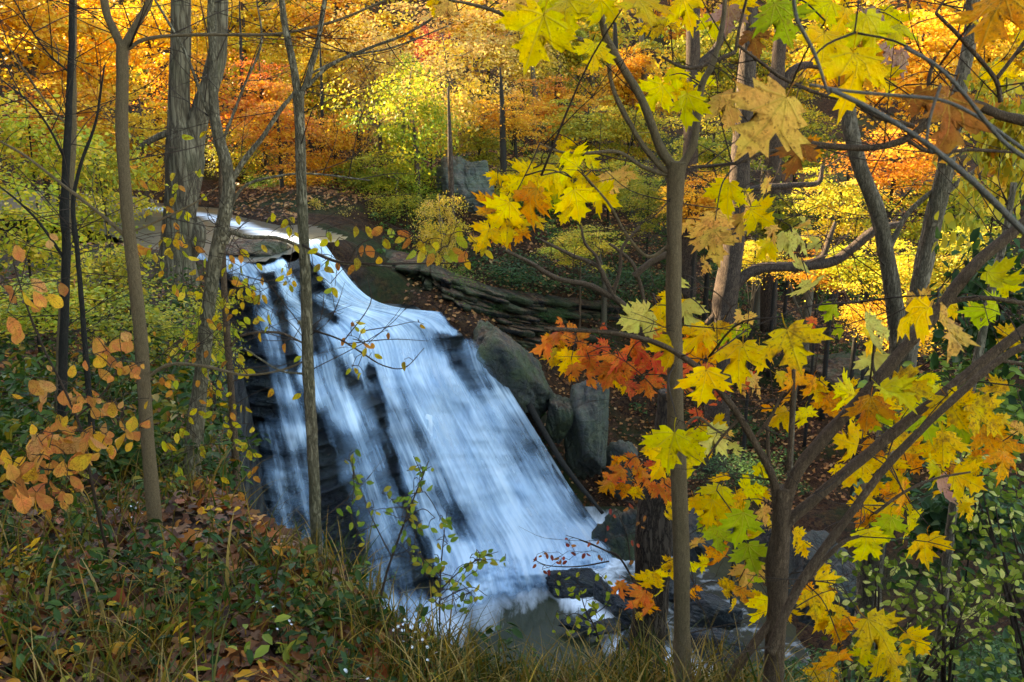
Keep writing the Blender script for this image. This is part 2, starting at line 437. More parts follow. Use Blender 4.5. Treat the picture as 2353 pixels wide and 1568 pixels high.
def falls_mat():
    """Aerated water: opaque where much water runs (attribute cov), parting into strands down the flow elsewhere."""
    m, nt, out = nodes_of('white_water'); L = nt.links
    at = nt.nodes.new('ShaderNodeAttribute'); at.attribute_name = 'flow'
    cv = nt.nodes.new('ShaderNodeAttribute'); cv.attribute_name = 'cov'
    def streak(su, sv, det):
        mp = nt.nodes.new('ShaderNodeMapping'); mp.inputs['Scale'].default_value = (su, sv, 1)
        L.new(at.outputs['Vector'], mp.inputs[0])
        n = N(nt, 'ShaderNodeTexNoise', Scale=1.0, Detail=det, Roughness=0.55, Distortion=0.15); L.new(mp.outputs[0], n.inputs['Vector'])
        return n.outputs[0]
    s1, s2, s3 = streak(1.1, 0.20, 3.0), streak(7.5, 0.30, 2.0), streak(0.6, 0.5, 3.0)
    a = math_n(nt, 'MULTIPLY_ADD', math_n(nt, 'SUBTRACT', s1, 0.5), 1.7, math_n(nt, 'MULTIPLY_ADD', cv.outputs['Fac'], 1.5, -0.30))
    a = math_n(nt, 'MULTIPLY_ADD', math_n(nt, 'SUBTRACT', s2, 0.5), 0.85, a)
    a = math_n(nt, 'MULTIPLY_ADD', math_n(nt, 'SUBTRACT', s3, 0.5), 1.4, a)
    al = ramp(nt, a, [(0.0, (0, 0, 0)), (0.35, (0.16, 0.16, 0.16)), (0.7, (0.5, 0.5, 0.5)), (1.25 / 1.25, (0.93, 0.93, 0.93))])
    cf = math_n(nt, 'MULTIPLY_ADD', cv.outputs['Fac'], 0.34, math_n(nt, 'MULTIPLY_ADD', s2, 0.32, math_n(nt, 'MULTIPLY_ADD', s1, 0.55, -0.09)))
    c = ramp(nt, cf, [(0.34, (0.10, 0.24, 0.42)), (0.52, (0.38, 0.56, 0.74)), (0.68, (0.72, 0.84, 0.93)), (0.82, (0.92, 0.96, 0.99))])
    h = math_n(nt, 'MULTIPLY_ADD', s2, 0.5, s1)
    bp = N(nt, 'ShaderNodeBump', Strength=0.3, Distance=0.2); L.new(h, bp.inputs['Height'])
    pb = N(nt, 'ShaderNodeBsdfPrincipled', Roughness=0.8)
    pb.inputs['Specular IOR Level'].default_value = 0.2
    L.new(c.outputs[0], pb.inputs['Base Color']); L.new(bp.outputs[0], pb.inputs['Normal'])
    tl = nt.nodes.new('ShaderNodeBsdfTranslucent'); L.new(c.outputs[0], tl.inputs[0])
    m1 = nt.nodes.new('ShaderNodeMixShader'); m1.inputs[0].default_value = 0.25
    L.new(pb.outputs[0], m1.inputs[1]); L.new(tl.outputs[0], m1.inputs[2])
    tp = nt.nodes.new('ShaderNodeBsdfTransparent')
    m2 = nt.nodes.new('ShaderNodeMixShader'); L.new(al.outputs[0], m2.inputs[0])
    L.new(tp.outputs[0], m2.inputs[1]); L.new(m1.outputs[0], m2.inputs[2]); L.new(m2.outputs[0], out.inputs[0])
    return m
M['falls'] = falls_mat()

def pool_mat(name, deep, foam_scale, thr, stretch=(1, 1, 1), fgain=2.2):
    m, nt, out = nodes_of(name); L = nt.links
    tc = nt.nodes.new('ShaderNodeTexCoord')
    fa = nt.nodes.new('ShaderNodeAttribute'); fa.attribute_name = 'foam'
    mp = nt.nodes.new('ShaderNodeMapping'); mp.inputs['Scale'].default_value = stretch; L.new(tc.outputs['Object'], mp.inputs[0])
    n1 = N(nt, 'ShaderNodeTexNoise', Scale=foam_scale, Detail=6.0, Roughness=0.6, Distortion=0.6); L.new(mp.outputs[0], n1.inputs['Vector'])
    n2 = N(nt, 'ShaderNodeTexNoise', Scale=3.0, Detail=3.0); L.new(mp.outputs[0], n2.inputs['Vector'])
    f = math_n(nt, 'ADD', math_n(nt, 'MULTIPLY', math_n(nt, 'SUBTRACT', n1.outputs[0], 0.5), fgain), math_n(nt, 'MULTIPLY_ADD', fa.outputs['Fac'], 1.6, -thr))
    k = ramp(nt, f, [(0.0, (0, 0, 0)), (1.0, (1, 1, 1))])
    col = mixc(nt, k.outputs[0], deep, (0.82, 0.88, 0.95))
    ro = math_n(nt, 'MULTIPLY_ADD', k.outputs[0], 0.3, 0.32)
    bp = N(nt, 'ShaderNodeBump', Strength=0.25, Distance=0.1); L.new(n2.outputs[0], bp.inputs['Height'])
    pb = N(nt, 'ShaderNodeBsdfPrincipled')
    pb.inputs['Specular IOR Level'].default_value = 0.15
    L.new(col, pb.inputs['Base Color']); L.new(ro, pb.inputs['Roughness']); L.new(bp.outputs[0], pb.inputs['Normal']); L.new(pb.outputs[0], out.inputs[0])
    return m
M['pool'] = pool_mat('pool_water', (0.022, 0.025, 0.010), 1.1, 0.42, (1.6, 0.40, 1), 2.0)
M['stream'] = pool_mat('stream_water', (0.055, 0.055, 0.034), 0.8, 0.75, (0.35, 1.2, 1))
M['creek'] = pool_mat('creek_water', (0.022, 0.025, 0.018), 2.6, 0.05, (1, 1, 1))

def big_leaf_mat(name, maple=True):
    """Single leaves: colour from the object, brown blemish amount from its alpha, veins from the leaf's own coordinates."""
    m, nt, out = nodes_of(name); L = nt.links
    tc = nt.nodes.new('ShaderNodeTexCoord'); oi = nt.nodes.new('ShaderNodeObjectInfo')
    sx = nt.nodes.new('ShaderNodeSeparateXYZ'); L.new(tc.outputs['Object'], sx.inputs[0])
    ax = math_n(nt, 'ABSOLUTE', sx.outputs[0]); y = sx.outputs[1]
    d = ax
    if maple:
        for ang in (34, 72):
            a = math.radians(ang)
            q = math_n(nt, 'ABSOLUTE', math_n(nt, 'SUBTRACT', math_n(nt, 'MULTIPLY', ax, math.cos(a)), math_n(nt, 'MULTIPLY', y, math.sin(a))))
            d = math_n(nt, 'MINIMUM', d, q)
    else:
        q = math_n(nt, 'PINGPONG', math_n(nt, 'SUBTRACT', y, math_n(nt, 'MULTIPLY', ax, 0.8)), 0.07)
        d = math_n(nt, 'MINIMUM', d, math_n(nt, 'ADD', q, 0.004))
    off = nt.nodes.new('ShaderNodeVectorMath'); off.operation = 'ADD'
    mu = math_n(nt, 'MULTIPLY', oi.outputs['Random'], 60.0)
    L.new(tc.outputs['Object'], off.inputs[0]); L.new(mu, off.inputs[1])
    n1 = N(nt, 'ShaderNodeTexNoise', Scale=2.2, Detail=4.0); L.new(off.outputs[0], n1.inputs['Vector'])
    n2 = N(nt, 'ShaderNodeTexNoise', Scale=13.0, Detail=4.0, Roughness=0.6); L.new(off.outputs[0], n2.inputs['Vector'])
    n3 = N(nt, 'ShaderNodeTexNoise', Scale=3.5, Detail=6.0, Roughness=0.65); L.new(off.outputs[0], n3.inputs['Vector'])
    hs = nt.nodes.new('ShaderNodeHueSaturation')
    L.new(oi.outputs['Color'], hs.inputs['Color'])
    L.new(math_n(nt, 'MULTIPLY_ADD', n1.outputs[0], 0.09, 0.455), hs.inputs['Hue'])
    L.new(math_n(nt, 'MULTIPLY_ADD', n3.outputs[0], 0.7, 0.65), hs.inputs['Value'])
    col = hs.outputs[0]
    vk = ramp(nt, d, [(0.0, (1, 1, 1)), (0.022, (0, 0, 0))])
    col = mixc(nt, math_n(nt, 'MULTIPLY', vk.outputs[0], 0.45), col, (0.62, 0.42, 0.06) if maple else (0.3, 0.12, 0.02))
    al = oi.outputs['Alpha']
    sp = ramp(nt, math_n(nt, 'MULTIPLY_ADD', al, 0.16, n2.outputs[0]), [(0.66, (0, 0, 0)), (0.74, (1, 1, 1))])
    bl = ramp(nt, math_n(nt, 'MULTIPLY_ADD', al, 0.26, n3.outputs[0]), [(0.68, (0, 0, 0)), (0.82, (1, 1, 1))])
    br = math_n(nt, 'MAXIMUM', math_n(nt, 'MULTIPLY', sp.outputs[0], 0.8), math_n(nt, 'MULTIPLY', bl.outputs[0], 0.75))
    col = mixc(nt, br, col, (0.22, 0.075, 0.015))
    bp = N(nt, 'ShaderNodeBump', Strength=0.6, Distance=0.03)
    L.new(math_n(nt, 'MULTIPLY_ADD', vk.outputs[0], 0.6, n2.outputs[0]), bp.inputs['Height'])
    leaf_shader(nt, out, col, 0.46, 0.6, 0.12, bp.outputs[0])
    return m
M['maple_leaf'] = big_leaf_mat('maple_leaf')
M['oval_leaf'] = big_leaf_mat('oval_leaf', False)

# ------------------------------------------------------------------ terrain
Z_STREAM, Z_POOL = -5.5, -15.0
FALLS_PTS = [(420, 580, 30.5), (470, 600, 29.9), (540, 606, 29.7), (610, 615, 29.5), (680, 600, 31), (720, 556, 33.5), (780, 600, 33.6), (850, 712, 33.4), (950, 705, 33.8),
             (1050, 750, 33.6), (500, 700, 29.6), (540, 800, 29), (640, 800, 28.6), (700, 900, 28.2), (800, 800, 30.9), (850, 880, 30.5), (1000, 850, 32.3), (1100, 850, 32.9),
             (900, 1000, 29.6), (1000, 1000, 30.6), (1200, 1000, 32.1), (1290, 1050, 33), (650, 1100, 26.6), (750, 1100, 27.1), (900, 1150, 28.1), (1050, 1200, 29.2), (1200, 1200, 30.2),
             (1340, 1200, 31.2), (1370, 1250, 30.4), (1200, 1300, 28.7), (1000, 1390, 26.3), (850, 1430, 25.5), (700, 1480, 24.1), (600, 1400, 24.8), (560, 1000, 27.5), (1180, 860, 34), (700, 650, 31.2), (760, 700, 32)]
fallsY = RBF([p[:2] for p in FALLS_PTS], [p[2] for p in FALLS_PTS])

EDGE = np.array([(60, 1.5), (20, 2.0), (6, 2.4), (2.5, 2.5), (1.3, 2.9), (0.8, 3.4), (0.2, 3.6), (-0.4, 3.75), (-0.95, 4.3), (-1.75, 5.4), (-3.0, 9), (-5.4, 17), (-8.3, 27), (-9.8, 30.2), (-14, 33), (-30, 38), (-70, 44)], float)
def edge_sd(x, y):
    """Signed distance to the rim of the near bank, positive on the bank."""
    best = np.full(x.shape, 1e9); sgn = np.ones(x.shape)
    for a, b in zip(EDGE[:-1], EDGE[1:]):
        d = b - a; L2 = d @ d
        t = np.clip(((x - a[0]) * d[0] + (y - a[1]) * d[1]) / L2, 0, 1)
        ex, ey = x - (a[0] + t * d[0]), y - (a[1] + t * d[1])
        dd = np.hypot(ex, ey)
        s = d[0] * (y - a[1]) - d[1] * (x - a[0])
        k = dd < best
        best = np.where(k, dd, best); sgn = np.where(k, np.where(s > 0, 1, -1), sgn)
    return best * sgn

_far = [(1150, 700, 39), (1000, 650, 39.5), (850, 600, 37), (1300, 900, 38), (1500, 700, 45), (1800, 700, 55), (1750, 900, 43), (1930, 850, 42), (2200, 800, 45), (1650, 1100, 36),
        (600, 430, 49), (300, 470, 49), (1070, 430, 46), (1500, 500, 56), (1300, 350, 62), (1100, 200, 75), (300, 220, 78), (1800, 420, 68), (2200, 330, 75), (1850, 1200, 30), (2100, 1000, 33), (1400, 1150, 34.5),
        (900, 560, 41), (1250, 620, 43), (1000, 500, 44)]
_pts, _val = [], []
for p in _far:
    q = P(*p); _pts.append(q[:2]); _val.append(q[2])
for p in FALLS_PTS:
    if p[1] < 1250 and p[0] > 480:
        q = P(*p); _pts.append((q[0], q[1] + 2.2)); _val.append(q[2] - 0.3)
for x, y, z in [(-2, 24, -15.6), (0, 26, -15.6), (2, 28, -15.6), (3, 25, -15.5), (3.5, 22, -15.6), (6, 19, -15.8), (14, 18, -16), (30, 20, -16.5), (-3, 20, -14.5), (-1, 12, -10), (2, 12, -8.5), (2.2, 8, -6.0), (4, 9, -6.2), (8, 10, -6.4), (1.5, 4, -3.6), (3, 4, -3.4), (7, 4, -3.4),
                (5, 14, -9.6), (10, 15, -9.5), (5, 6, -4.6), (12, 7, -5), (25, 8, -5), (-4, 22, -14.8), (-2, 8, -8), (0, 6, -6.2), (9, 22, -14.5), (14, 30, -14), (22, 40, -10), (30, 60, -6), (40, 40, -8),
                (-8, 33, -5.9), (-10, 35, -5.9), (-14, 40, -5.9), (-20, 44, -5.9), (-32, 49, -5.9), (-9, 43, -5.0), (-16, 49, -4.5), (-30, 58, -3.5), (-40, 70, 0.5), (0, 95, 5), (-50, 100, 8), (50, 100, 6), (0, 140, 16), (80, 60, -2), (90, 140, 16), (-90, 140, 18),
                (0, 220, 34), (150, 220, 30), (-150, 220, 36), (150, 20, -10), (150, 100, 6), (-80, 44, -4), (60, 8, -6), (150, -20, -4)]:
    _pts.append((x, y)); _val.append(z)
gorge = RBF(_pts, _val)

def seg_dist(x, y, pl):
    best = np.full(np.shape(x), 1e9)
    for a, b in zip(pl[:-1], pl[1:]):
        a = np.array(a, float); b = np.array(b, float); d = b - a
        t = np.clip(((x - a[0]) * d[0] + (y - a[1]) * d[1]) / (d @ d), 0, 1)
        best = np.minimum(best, np.hypot(x - a[0] - t * d[0], y - a[1] - t * d[1]))
    return best
STREAM = [(-8.2, 31.8), (-10.2, 35.2), (-14.5, 39.8), (-20, 44), (-60, 60)]
CREEK = [(0.5, 27.5), (2.6, 26.2), (3.0, 24.0), (4.5, 21.5), (9, 19), (30, 19)]

def ground_z(x, y):
    x = np.asarray(x, float); y = np.asarray(y, float)
    bank = -1.72 - 0.115 * np.maximum(y, -6) + 0.02 * x
    bank = bank + 0.22 * (fbm(x * 0.8, y * 0.8, 3) - 0.5) * smooth(0, 3, np.abs(y) + np.abs(x))
    bank = bank + 0.35 * smooth(1.5, 6, -x - 0.22 * y) - 0.22 * smooth(-1.2, 0.2, x) * smooth(1.8, 3.4, y)
    s = -(x + 0.5 * np.maximum(y, 0) + 6.0)
    ridge = 31 * smooth(0, 15, s) * (1 - smooth(44, 70, y + 0.15 * x))  # high ground added out of view to block sun from foreground and falls
    s2 = -(x + 0.53 * y + 3.0)
    shade_spur = 11 * smooth(0, 14, s2) * smooth(40, 52, y) * (1 - smooth(120, 150, y))
    shade_spur = np.maximum(shade_spur, 12 * smooth(0, 7, -(x + 0.515 * y + 1.0)) * smooth(62, 74, y) * (1 - smooth(120, 150, y)))      # rises left of the stream, added out of view to shade the far slope
    bank = bank + ridge
    g = np.maximum(shade_spur, ridge) + gorge(x, y) + 0.7 * (fbm(x * 0.35, y * 0.35, 5) - 0.5) * smooth(4, 14, y)
    g = g + 0.35 * (fbm(x * 1.3, y * 1.3, 8) - 0.5) * smooth(4, 14, y)
    # ledges where the slope is steep rock beyond the pool
    t = edge_sd(x, y)
    w = smooth(-1.3, 0.15, t + 0.5 * (fbm(x * 1.1, y * 1.1, 21) - 0.5))
    z = g * (1 - w) + bank * w
    z = np.where(w > 0.999, bank, z)
    cd = seg_dist(x, y, CREEK)
    z = np.where(t < -0.8, np.minimum(z, Z_POOL - 0.45 + 3.0 * smooth(1.2, 5.0, cd) + 60 * smooth(4, 12, cd)), z)
    sd = seg_dist(x, y, STREAM)
    z = np.where(sd < 4.5, np.minimum(z, Z_STREAM - 0.35 + 2.2 * smooth(1.9, 4.5, sd)), z)
    return z

def grid_mesh(name, xs, ys, zf, mat, **kw):
    X, Y = np.meshgrid(xs, ys)
    Z = zf(X, Y)
    V = np.stack([X, Y, Z], -1).reshape(-1, 3)
    nx, ny = len(xs), len(ys)
    i = np.arange(ny - 1)[:, None] * nx + np.arange(nx - 1)[None]
    Fq = np.stack([i, i + 1, i + nx + 1, i + nx], -1).reshape(-1, 4)
    return obj(name, mesh_np(name, V, Fq, smooth_shade=True), mat, **kw)

xs = np.concatenate([np.linspace(-320, -40, 30)[:-1], np.arange(-40, -16, 1.0), np.arange(-16, 18, 0.3), np.arange(18, 40, 1.0), np.linspace(40, 320, 30)])
ys = np.concatenate([np.linspace(-200, -6, 24)[:-1], np.arange(-6, 2, 0.4), np.arange(2, 9, 0.16), np.arange(9, 50, 0.3), np.arange(50, 90, 1.2), np.linspace(90, 320, 24)])
grid_mesh('ground', xs, ys, ground_z, M['ground'], kind='structure', label='leaf-strewn forest floor of the gorge banks and slopes')

# ------------------------------------------------------------------ falls: stepped shale face and the water on it
def step_off(x, z, amp):
    h = 0.40
    q = z / h + 2.6 * (fbm(x * 0.3, z * 0.45, 31) - 0.5) + 0.15 * x
    f = q - np.floor(q); f = np.where(f < 0.8, f / 0.8, (1 - f) / 0.2)
    return amp * (f - 0.5) * (0.4 + 1.2 * vnoise(x * 0.8, np.floor(q) * 5.1, 43)) + amp * (vnoise(x * 1.6, np.floor(q) * 3.7, 41) - 0.5)

def falls_surface(px, py, amp, off):
    Y = fallsY(px, py)
    q = P(px, py, Y)
    d = step_off(q[..., 0], q[..., 2], amp) + 0.5 * (fbm(q[..., 0] * 0.5, q[..., 2] * 0.4, 51) - 0.5)
    return P(px, py, Y + d - off)

gx, gy = np.meshgrid(np.linspace(400, 1400, 260), np.linspace(555, 1500, 330))
gy = np.maximum(gy, 556 + np.interp(gx, [400, 520, 610, 680, 720, 780, 850, 950, 1060, 1130, 1230, 1330, 1400], [30, 48, 58, 44, 0, 44, 140, 145, 210, 330, 470, 590, 690]) * (1 - smooth(0, 330, np.arange(330))[:, None] * 0))
RV = falls_surface(gx, gy, 0.36 - 0.12 * smooth(840, 960, gx - 0.12 * (gy - 700)), 0.0).reshape(-1, 3)
i = np.arange(329)[:, None] * 260 + np.arange(259)[None]
RF = np.stack([i, i + 260, i + 261, i + 1], -1).reshape(-1, 4)
face = obj('rock_face', mesh_np('rock_face', RV, RF, smooth_shade=True), M['rock_wet'], kind='structure', label='dark wet stepped shale face under the waterfall')

wf = obj('waterfall', None, loc=(0, 0, 0), kind='structure', label='silky white waterfall spreading down stepped dark shale into the gorge')
LEFT_E = [(440, 584), (478, 660), (505, 780), (525, 900), (550, 1050), (575, 1200), (600, 1330), (630, 1480)]
RIGHT_E = [(735, 548), (860, 690), (1085, 735), (1150, 860), (1255, 1030), (1330, 1150), (1400, 1240), (1430, 1330)]
STROKES = [
 ([(720, 800, 40), (800, 900, 60), (860, 1000, 60), (900, 1150, 55), (940, 1300, 50)], 0.26),  # where water runs: (px, py, half width) along the run, and how much of it
 ([(700, 556, 20), (742, 582, 34), (784, 636, 50), (818, 690, 62), (856, 740, 70), (900, 780, 70)], 1.05),
 ([(870, 716, 30), (930, 716, 30), (995, 734, 26), (1040, 764, 12)], 0.9),
 ([(900, 760, 75), (960, 850, 92), (1030, 950, 108), (1100, 1060, 118), (1165, 1170, 130), (1230, 1260, 130)], 0.98),
 ([(866, 800, 30), (895, 900, 34), (925, 1000, 36), (962, 1120, 40), (1004, 1230, 42), (1040, 1330, 40)], 0.62),
 ([(1070, 800, 26), (1140, 905, 42), (1215, 1015, 48), (1285, 1120, 54), (1335, 1200, 54)], 0.52),
 ([(520, 606, 20), (565, 626, 24), (602, 668, 22), (622, 740, 25), (642, 850, 28), (662, 920, 36), (682, 1000, 34)], 0.66),
 ([(682, 1000, 32), (706, 1120, 26), (724, 1250, 26), (748, 1360, 30), (772, 1470, 36)], 0.50),
 ([(515, 604, 16), (560, 624, 22), (600, 664, 20)], 0.75),
 ([(505, 602, 12), (560, 612, 12), (610, 618, 12), (650, 608, 12)], 0.95),
 ([(642, 612, 18), (660, 655, 24), (678, 715, 27), (688, 775, 24), (715, 830, 24)], 0.72),
 ([(745, 850, 34), (790, 930, 54), (822, 1020, 58), (845, 1150, 52), (872, 1280, 56), (905, 1400, 66)], 0.46),
 ([(735, 690, 22), (770, 752, 34), (825, 822, 44), (872, 880, 34)], 0.85),
 ([(700, 860, 26), (740, 900, 40), (800, 960, 40)], 0.7),
 ([(450, 586, 14), (470, 615, 18), (490, 655, 16)], 0.78),
 ([(600, 700, 24), (612, 850, 28), (642, 1000, 36), (672, 1200, 36), (700, 1400, 46)], 0.30),
 ([(560, 800, 26), (590, 950, 34), (620, 1100, 40), (640, 1260, 40)], 0.22),
 ([(1010, 1290, 44), (1120, 1268, 52), (1230, 1246, 60), (1330, 1244, 50), (1375, 1270, 34)], 1.05),
 ([(1060, 1372, 40), (1170, 1330, 52), (1290, 1292, 44), (1370, 1290, 36)], 0.95),
 ([(740, 1440, 60), (850, 1430, 60), (960, 1402, 44)], 0.62),
 ([(720, 700, 26), (760, 735, 22)], -0.7), ([(850, 850, 18), (868, 905, 20), (885, 970, 16)], -0.6), ([(890, 1030, 12), (925, 1130, 16), (985, 1290, 20), (1005, 1370, 18)], -0.6),
 ([(600, 700, 12), (640, 690, 10)], -0.4), ([(700, 740, 14), (722, 800, 16)], -0.4)]
def stroke_cov(px, py):
    pos = np.zeros(px.shape); neg = np.zeros(px.shape)
    wx = px + 16 * (fbm(px / 26, py / 60, 81) - 0.5); wy = py + 14 * (fbm(px / 40, py / 40, 82) - 0.5)
    for pts, st in STROKES:
        c = np.zeros(px.shape)
        for p, q in zip(pts[:-1], pts[1:]):
            dx, dy = q[0] - p[0], q[1] - p[1]
            t = np.clip(((wx - p[0]) * dx + (wy - p[1]) * dy) / (dx * dx + dy * dy), 0, 1)
            d = np.hypot(wx - p[0] - t * dx, wy - p[1] - t * dy) / (p[2] * (1 - t) + q[2] * t)
            c = np.maximum(c, 1 - smooth(0.35, 1.25, d))
        if st > 0: pos = 1 - (1 - pos) * (1 - np.clip(c * st, 0, 1))
        else: neg = np.maximum(neg, -c * st)
    return pos * (1 - neg)
def water_sheet(name, off, gain, seed, nu=330, nv=380):
    L = catmull(LEFT_E, nv); R = catmull(RIGHT_E, nv)
    u = np.linspace(0, 1, nu)[None]
    px = L[:, 0:1] * (1 - u) + R[:, 0:1] * u; py = L[:, 1:2] * (1 - u) + R[:, 1:2] * u
    Y = fallsY(px, py); q = P(px, py, Y)
    tier = fbm(q[..., 0] * 0.5 + 3 * fbm(q[..., 0] * 0.2, q[..., 2] * 0.2, 66), q[..., 2] * 1.5 + 0.3 * q[..., 0], 68, 3) - 0.5
    lump = 0.5 * (fbm(q[..., 0] * 0.5, q[..., 2] * 0.4, 51) - 0.5) - 0.55 * tier + 0.40 * (fbm(q[..., 0] * 1.5, q[..., 2] * 0.9, 52 + seed) - 0.5)
    surge = 0.9 * smooth(1230, 1330, py + 0.12 * (px - 1200)) * smooth(980, 1060, px) * (0.5 + fbm(px / 50, py / 40, 53))
    V = P(px, py, Y + lump - off - surge)
    C = stroke_cov(px, py) * gain
    ledge = fbm(q[..., 0] * 0.55 + 3 * fbm(q[..., 0] * 0.2, q[..., 2] * 0.2, 66), q[..., 2] * 1.9 + 0.25 * q[..., 0], 67, 3) - 0.5
    C = C + (0.35 * (fbm(q[..., 0] * 1.1, q[..., 2] * 1.0, 61 + seed) - 0.5) + (1.15 - 0.7 * np.clip(C, 0, 1)) * 0.55 * ledge) * np.clip(C * 4, 0, 1)
    wm = np.linalg.norm(np.diff(V, axis=1), axis=2).sum(1).mean()
    ln = np.concatenate([[0], np.cumsum(np.linalg.norm(np.diff(V[:, nu // 2], axis=0), axis=1))])
    fl = np.stack([u * wm + seed * 13 + 0 * px, ln[:, None] + seed * 7 + 0 * px, 0 * px], -1)
    k = (np.arange(nv - 1)[:, None] * nu + np.arange(nu - 1)[None])
    keep = np.maximum(C[:-1, :-1], C[1:, 1:]) > 0.05
    k = k[keep]
    Fq = np.stack([k, k + nu, k + nu + 1, k + 1], -1)
    return obj(name, mesh_np(name, V.reshape(-1, 3), Fq, {'cov': C.ravel(), 'flow': fl.reshape(-1, 3)}, True), M['falls'], wf)
water_sheet('water_sheet', 0.50, 1.0, 1)
water_sheet('water_strands', 0.68, 0.72, 2)

def poly_sheet(name, xs, ys, z, mat, inside, foam, **kw):
    X, Y = np.meshgrid(xs, ys)
    V = np.stack([X, Y, z + 0.05 * (fbm(X * 1.5, Y * 1.5, 71) - 0.5)], -1).reshape(-1, 3)
    nx, ny = len(xs), len(ys)
    i = (np.arange(ny - 1)[:, None] * nx + np.arange(nx - 1)[None])
    ins = inside(X, Y)
    k = ins[:-1, :-1]
    i = i[k]
    Fq = np.stack([i, i + 1, i + nx + 1, i + nx], -1)
    return obj(name, mesh_np(name, V, Fq, {'foam': foam(X, Y).ravel()}, True), mat, **kw)

fb = np.array([P(*p)[:2] for p in [(600, 1400, 24.8), (700, 1480, 24.1), (850, 1430, 25.5), (1000, 1390, 26.3), (1200, 1300, 28.7), (1370, 1250, 30.4)]])
gxp, gyp = np.arange(-8, 32, 0.13), np.arange(17, 33, 0.13)
is_creek = lambda X, Y: (X + 0.5 * (Y - 26) > 1.9) & (seg_dist(X, Y, CREEK) < 4.0)
base_foam = lambda X, Y: np.clip(1.15 - (seg_dist(X, Y, fb) + 1.2 * (fbm(X * 0.8, Y * 0.3, 93) - 0.5)) / 2.6, 0, 1.1)
creek_foam = lambda X, Y: np.clip(1.1 - np.abs(seg_dist(X, Y, CREEK) - 0.5 * fbm(X * 1.2, Y * 1.2, 92)) / 1.1, 0, 1) * smooth(0.6, 2.2, X + 0.5 * (Y - 26))
poly_sheet('pool', gxp, gyp, Z_POOL, M['pool'], lambda X, Y: (~is_creek(X, Y)) & (X < 9),
           lambda X, Y: np.maximum(base_foam(X, Y), 0.8 * creek_foam(X, Y)), kind='structure', label='olive plunge pool with drifting foam at the foot of the falls')
poly_sheet('creek', gxp, gyp, Z_POOL + 0.002, M['creek'], is_creek, lambda X, Y: np.maximum(creek_foam(X, Y), base_foam(X, Y)), kind='structure', label='foaming creek leaving the pool between dark rocks')
poly_sheet('stream', np.arange(-62, -3.5, 0.25), np.arange(28.5, 64, 0.2), Z_STREAM, M['stream'], lambda X, Y: (Y > 29.6 - (X + 8) * 0.05) & (Y > 30.2 + (X + 7.6) * 2.3) & (seg_dist(X, Y, STREAM) < 3.3),
           lambda X, Y: np.clip(1 - seg_dist(X, Y, [(-15.5, 42.5), (-12.3, 40), (-9.6, 36.6), (-7.4, 33.6)]) / 1.0, 0, 1), kind='structure', label='shallow olive stream running to the lip of the falls')
# ------------------------------------------------------------------ boulders, ledges, logs
def rock_np(center, half, seed, yaw=0.0, tilt=(0, 0), blocky=0.55, lumps=0.22, n=44):
    """A boulder: rounded block cut by a few planes."""
    r = np.random.default_rng(seed)
    th = np.linspace(0, PI, n); ph = np.linspace(0, 2 * PI, 2 * n, endpoint=False)
    T, Ph = np.meshgrid(th, ph, indexing='ij')
    D = np.stack([np.sin(T) * np.cos(Ph), np.sin(T) * np.sin(Ph), np.cos(T)], -1)
    p = 2 + 6 * blocky
    R = 1.0 / (np.sum(np.abs(D) ** p, -1) ** (1 / p))
    for _ in range(12):
        nrm = r.normal(size=3); nrm /= np.linalg.norm(nrm)
        dd = D @ nrm; lim = 0.58 + 0.38 * r.random()
        R = np.where(dd > 1e-3, np.minimum(R, lim / np.maximum(dd, 1e-3)), R)
    u, v = D[..., 0] * 1.6 + D[..., 2] * 0.9 + seed, D[..., 1] * 1.6 - D[..., 2] * 0.7
    R = R * (1 + lumps * (fbm(u, v, seed, 4) - 0.5) + 0.12 * (fbm(u * 4, v * 4, seed + 3, 4) - 0.5) - 0.10 * np.maximum(0, 0.12 - np.abs(fbm(u * 1.7 + 5, v * 1.7, seed + 9, 3) - 0.5)) / 0.12)
    V = D * R[..., None] * np.array(half)
    m = Matrix.Rotation(yaw, 3, 'Z') @ Matrix.Rotation(tilt[0], 3, 'X') @ Matrix.Rotation(tilt[1], 3, 'Y')
    V = V.reshape(-1, 3) @ np.array(m).T
    m2 = 2 * n
    i = np.arange(n - 1)[:, None] * m2; j = np.arange(m2)[None]; j2 = (j + 1) % m2
    Fq = np.stack([i + j, i + m2 + j, i + m2 + j2, i + j2], -1).reshape(-1, 4)
    return V, Fq

def boulder(px, py, Y, half_px, depth, mat, label, seed, yaw=0, tilt=(0, 0), blocky=0.55, lumps=0.22, name='boulder', cat='boulder', group=None):
    c = P(px, py, Y)
    s = np.linalg.norm(c) / F0
    V, Fq = rock_np(c, (half_px[0] * s, depth, half_px[1] * s), seed, yaw, tilt, blocky, lumps)
    return obj(name, mesh_np(name, V, Fq, smooth_shade=True), M[mat], loc=tuple(c), label=label, cat=cat, group=group)

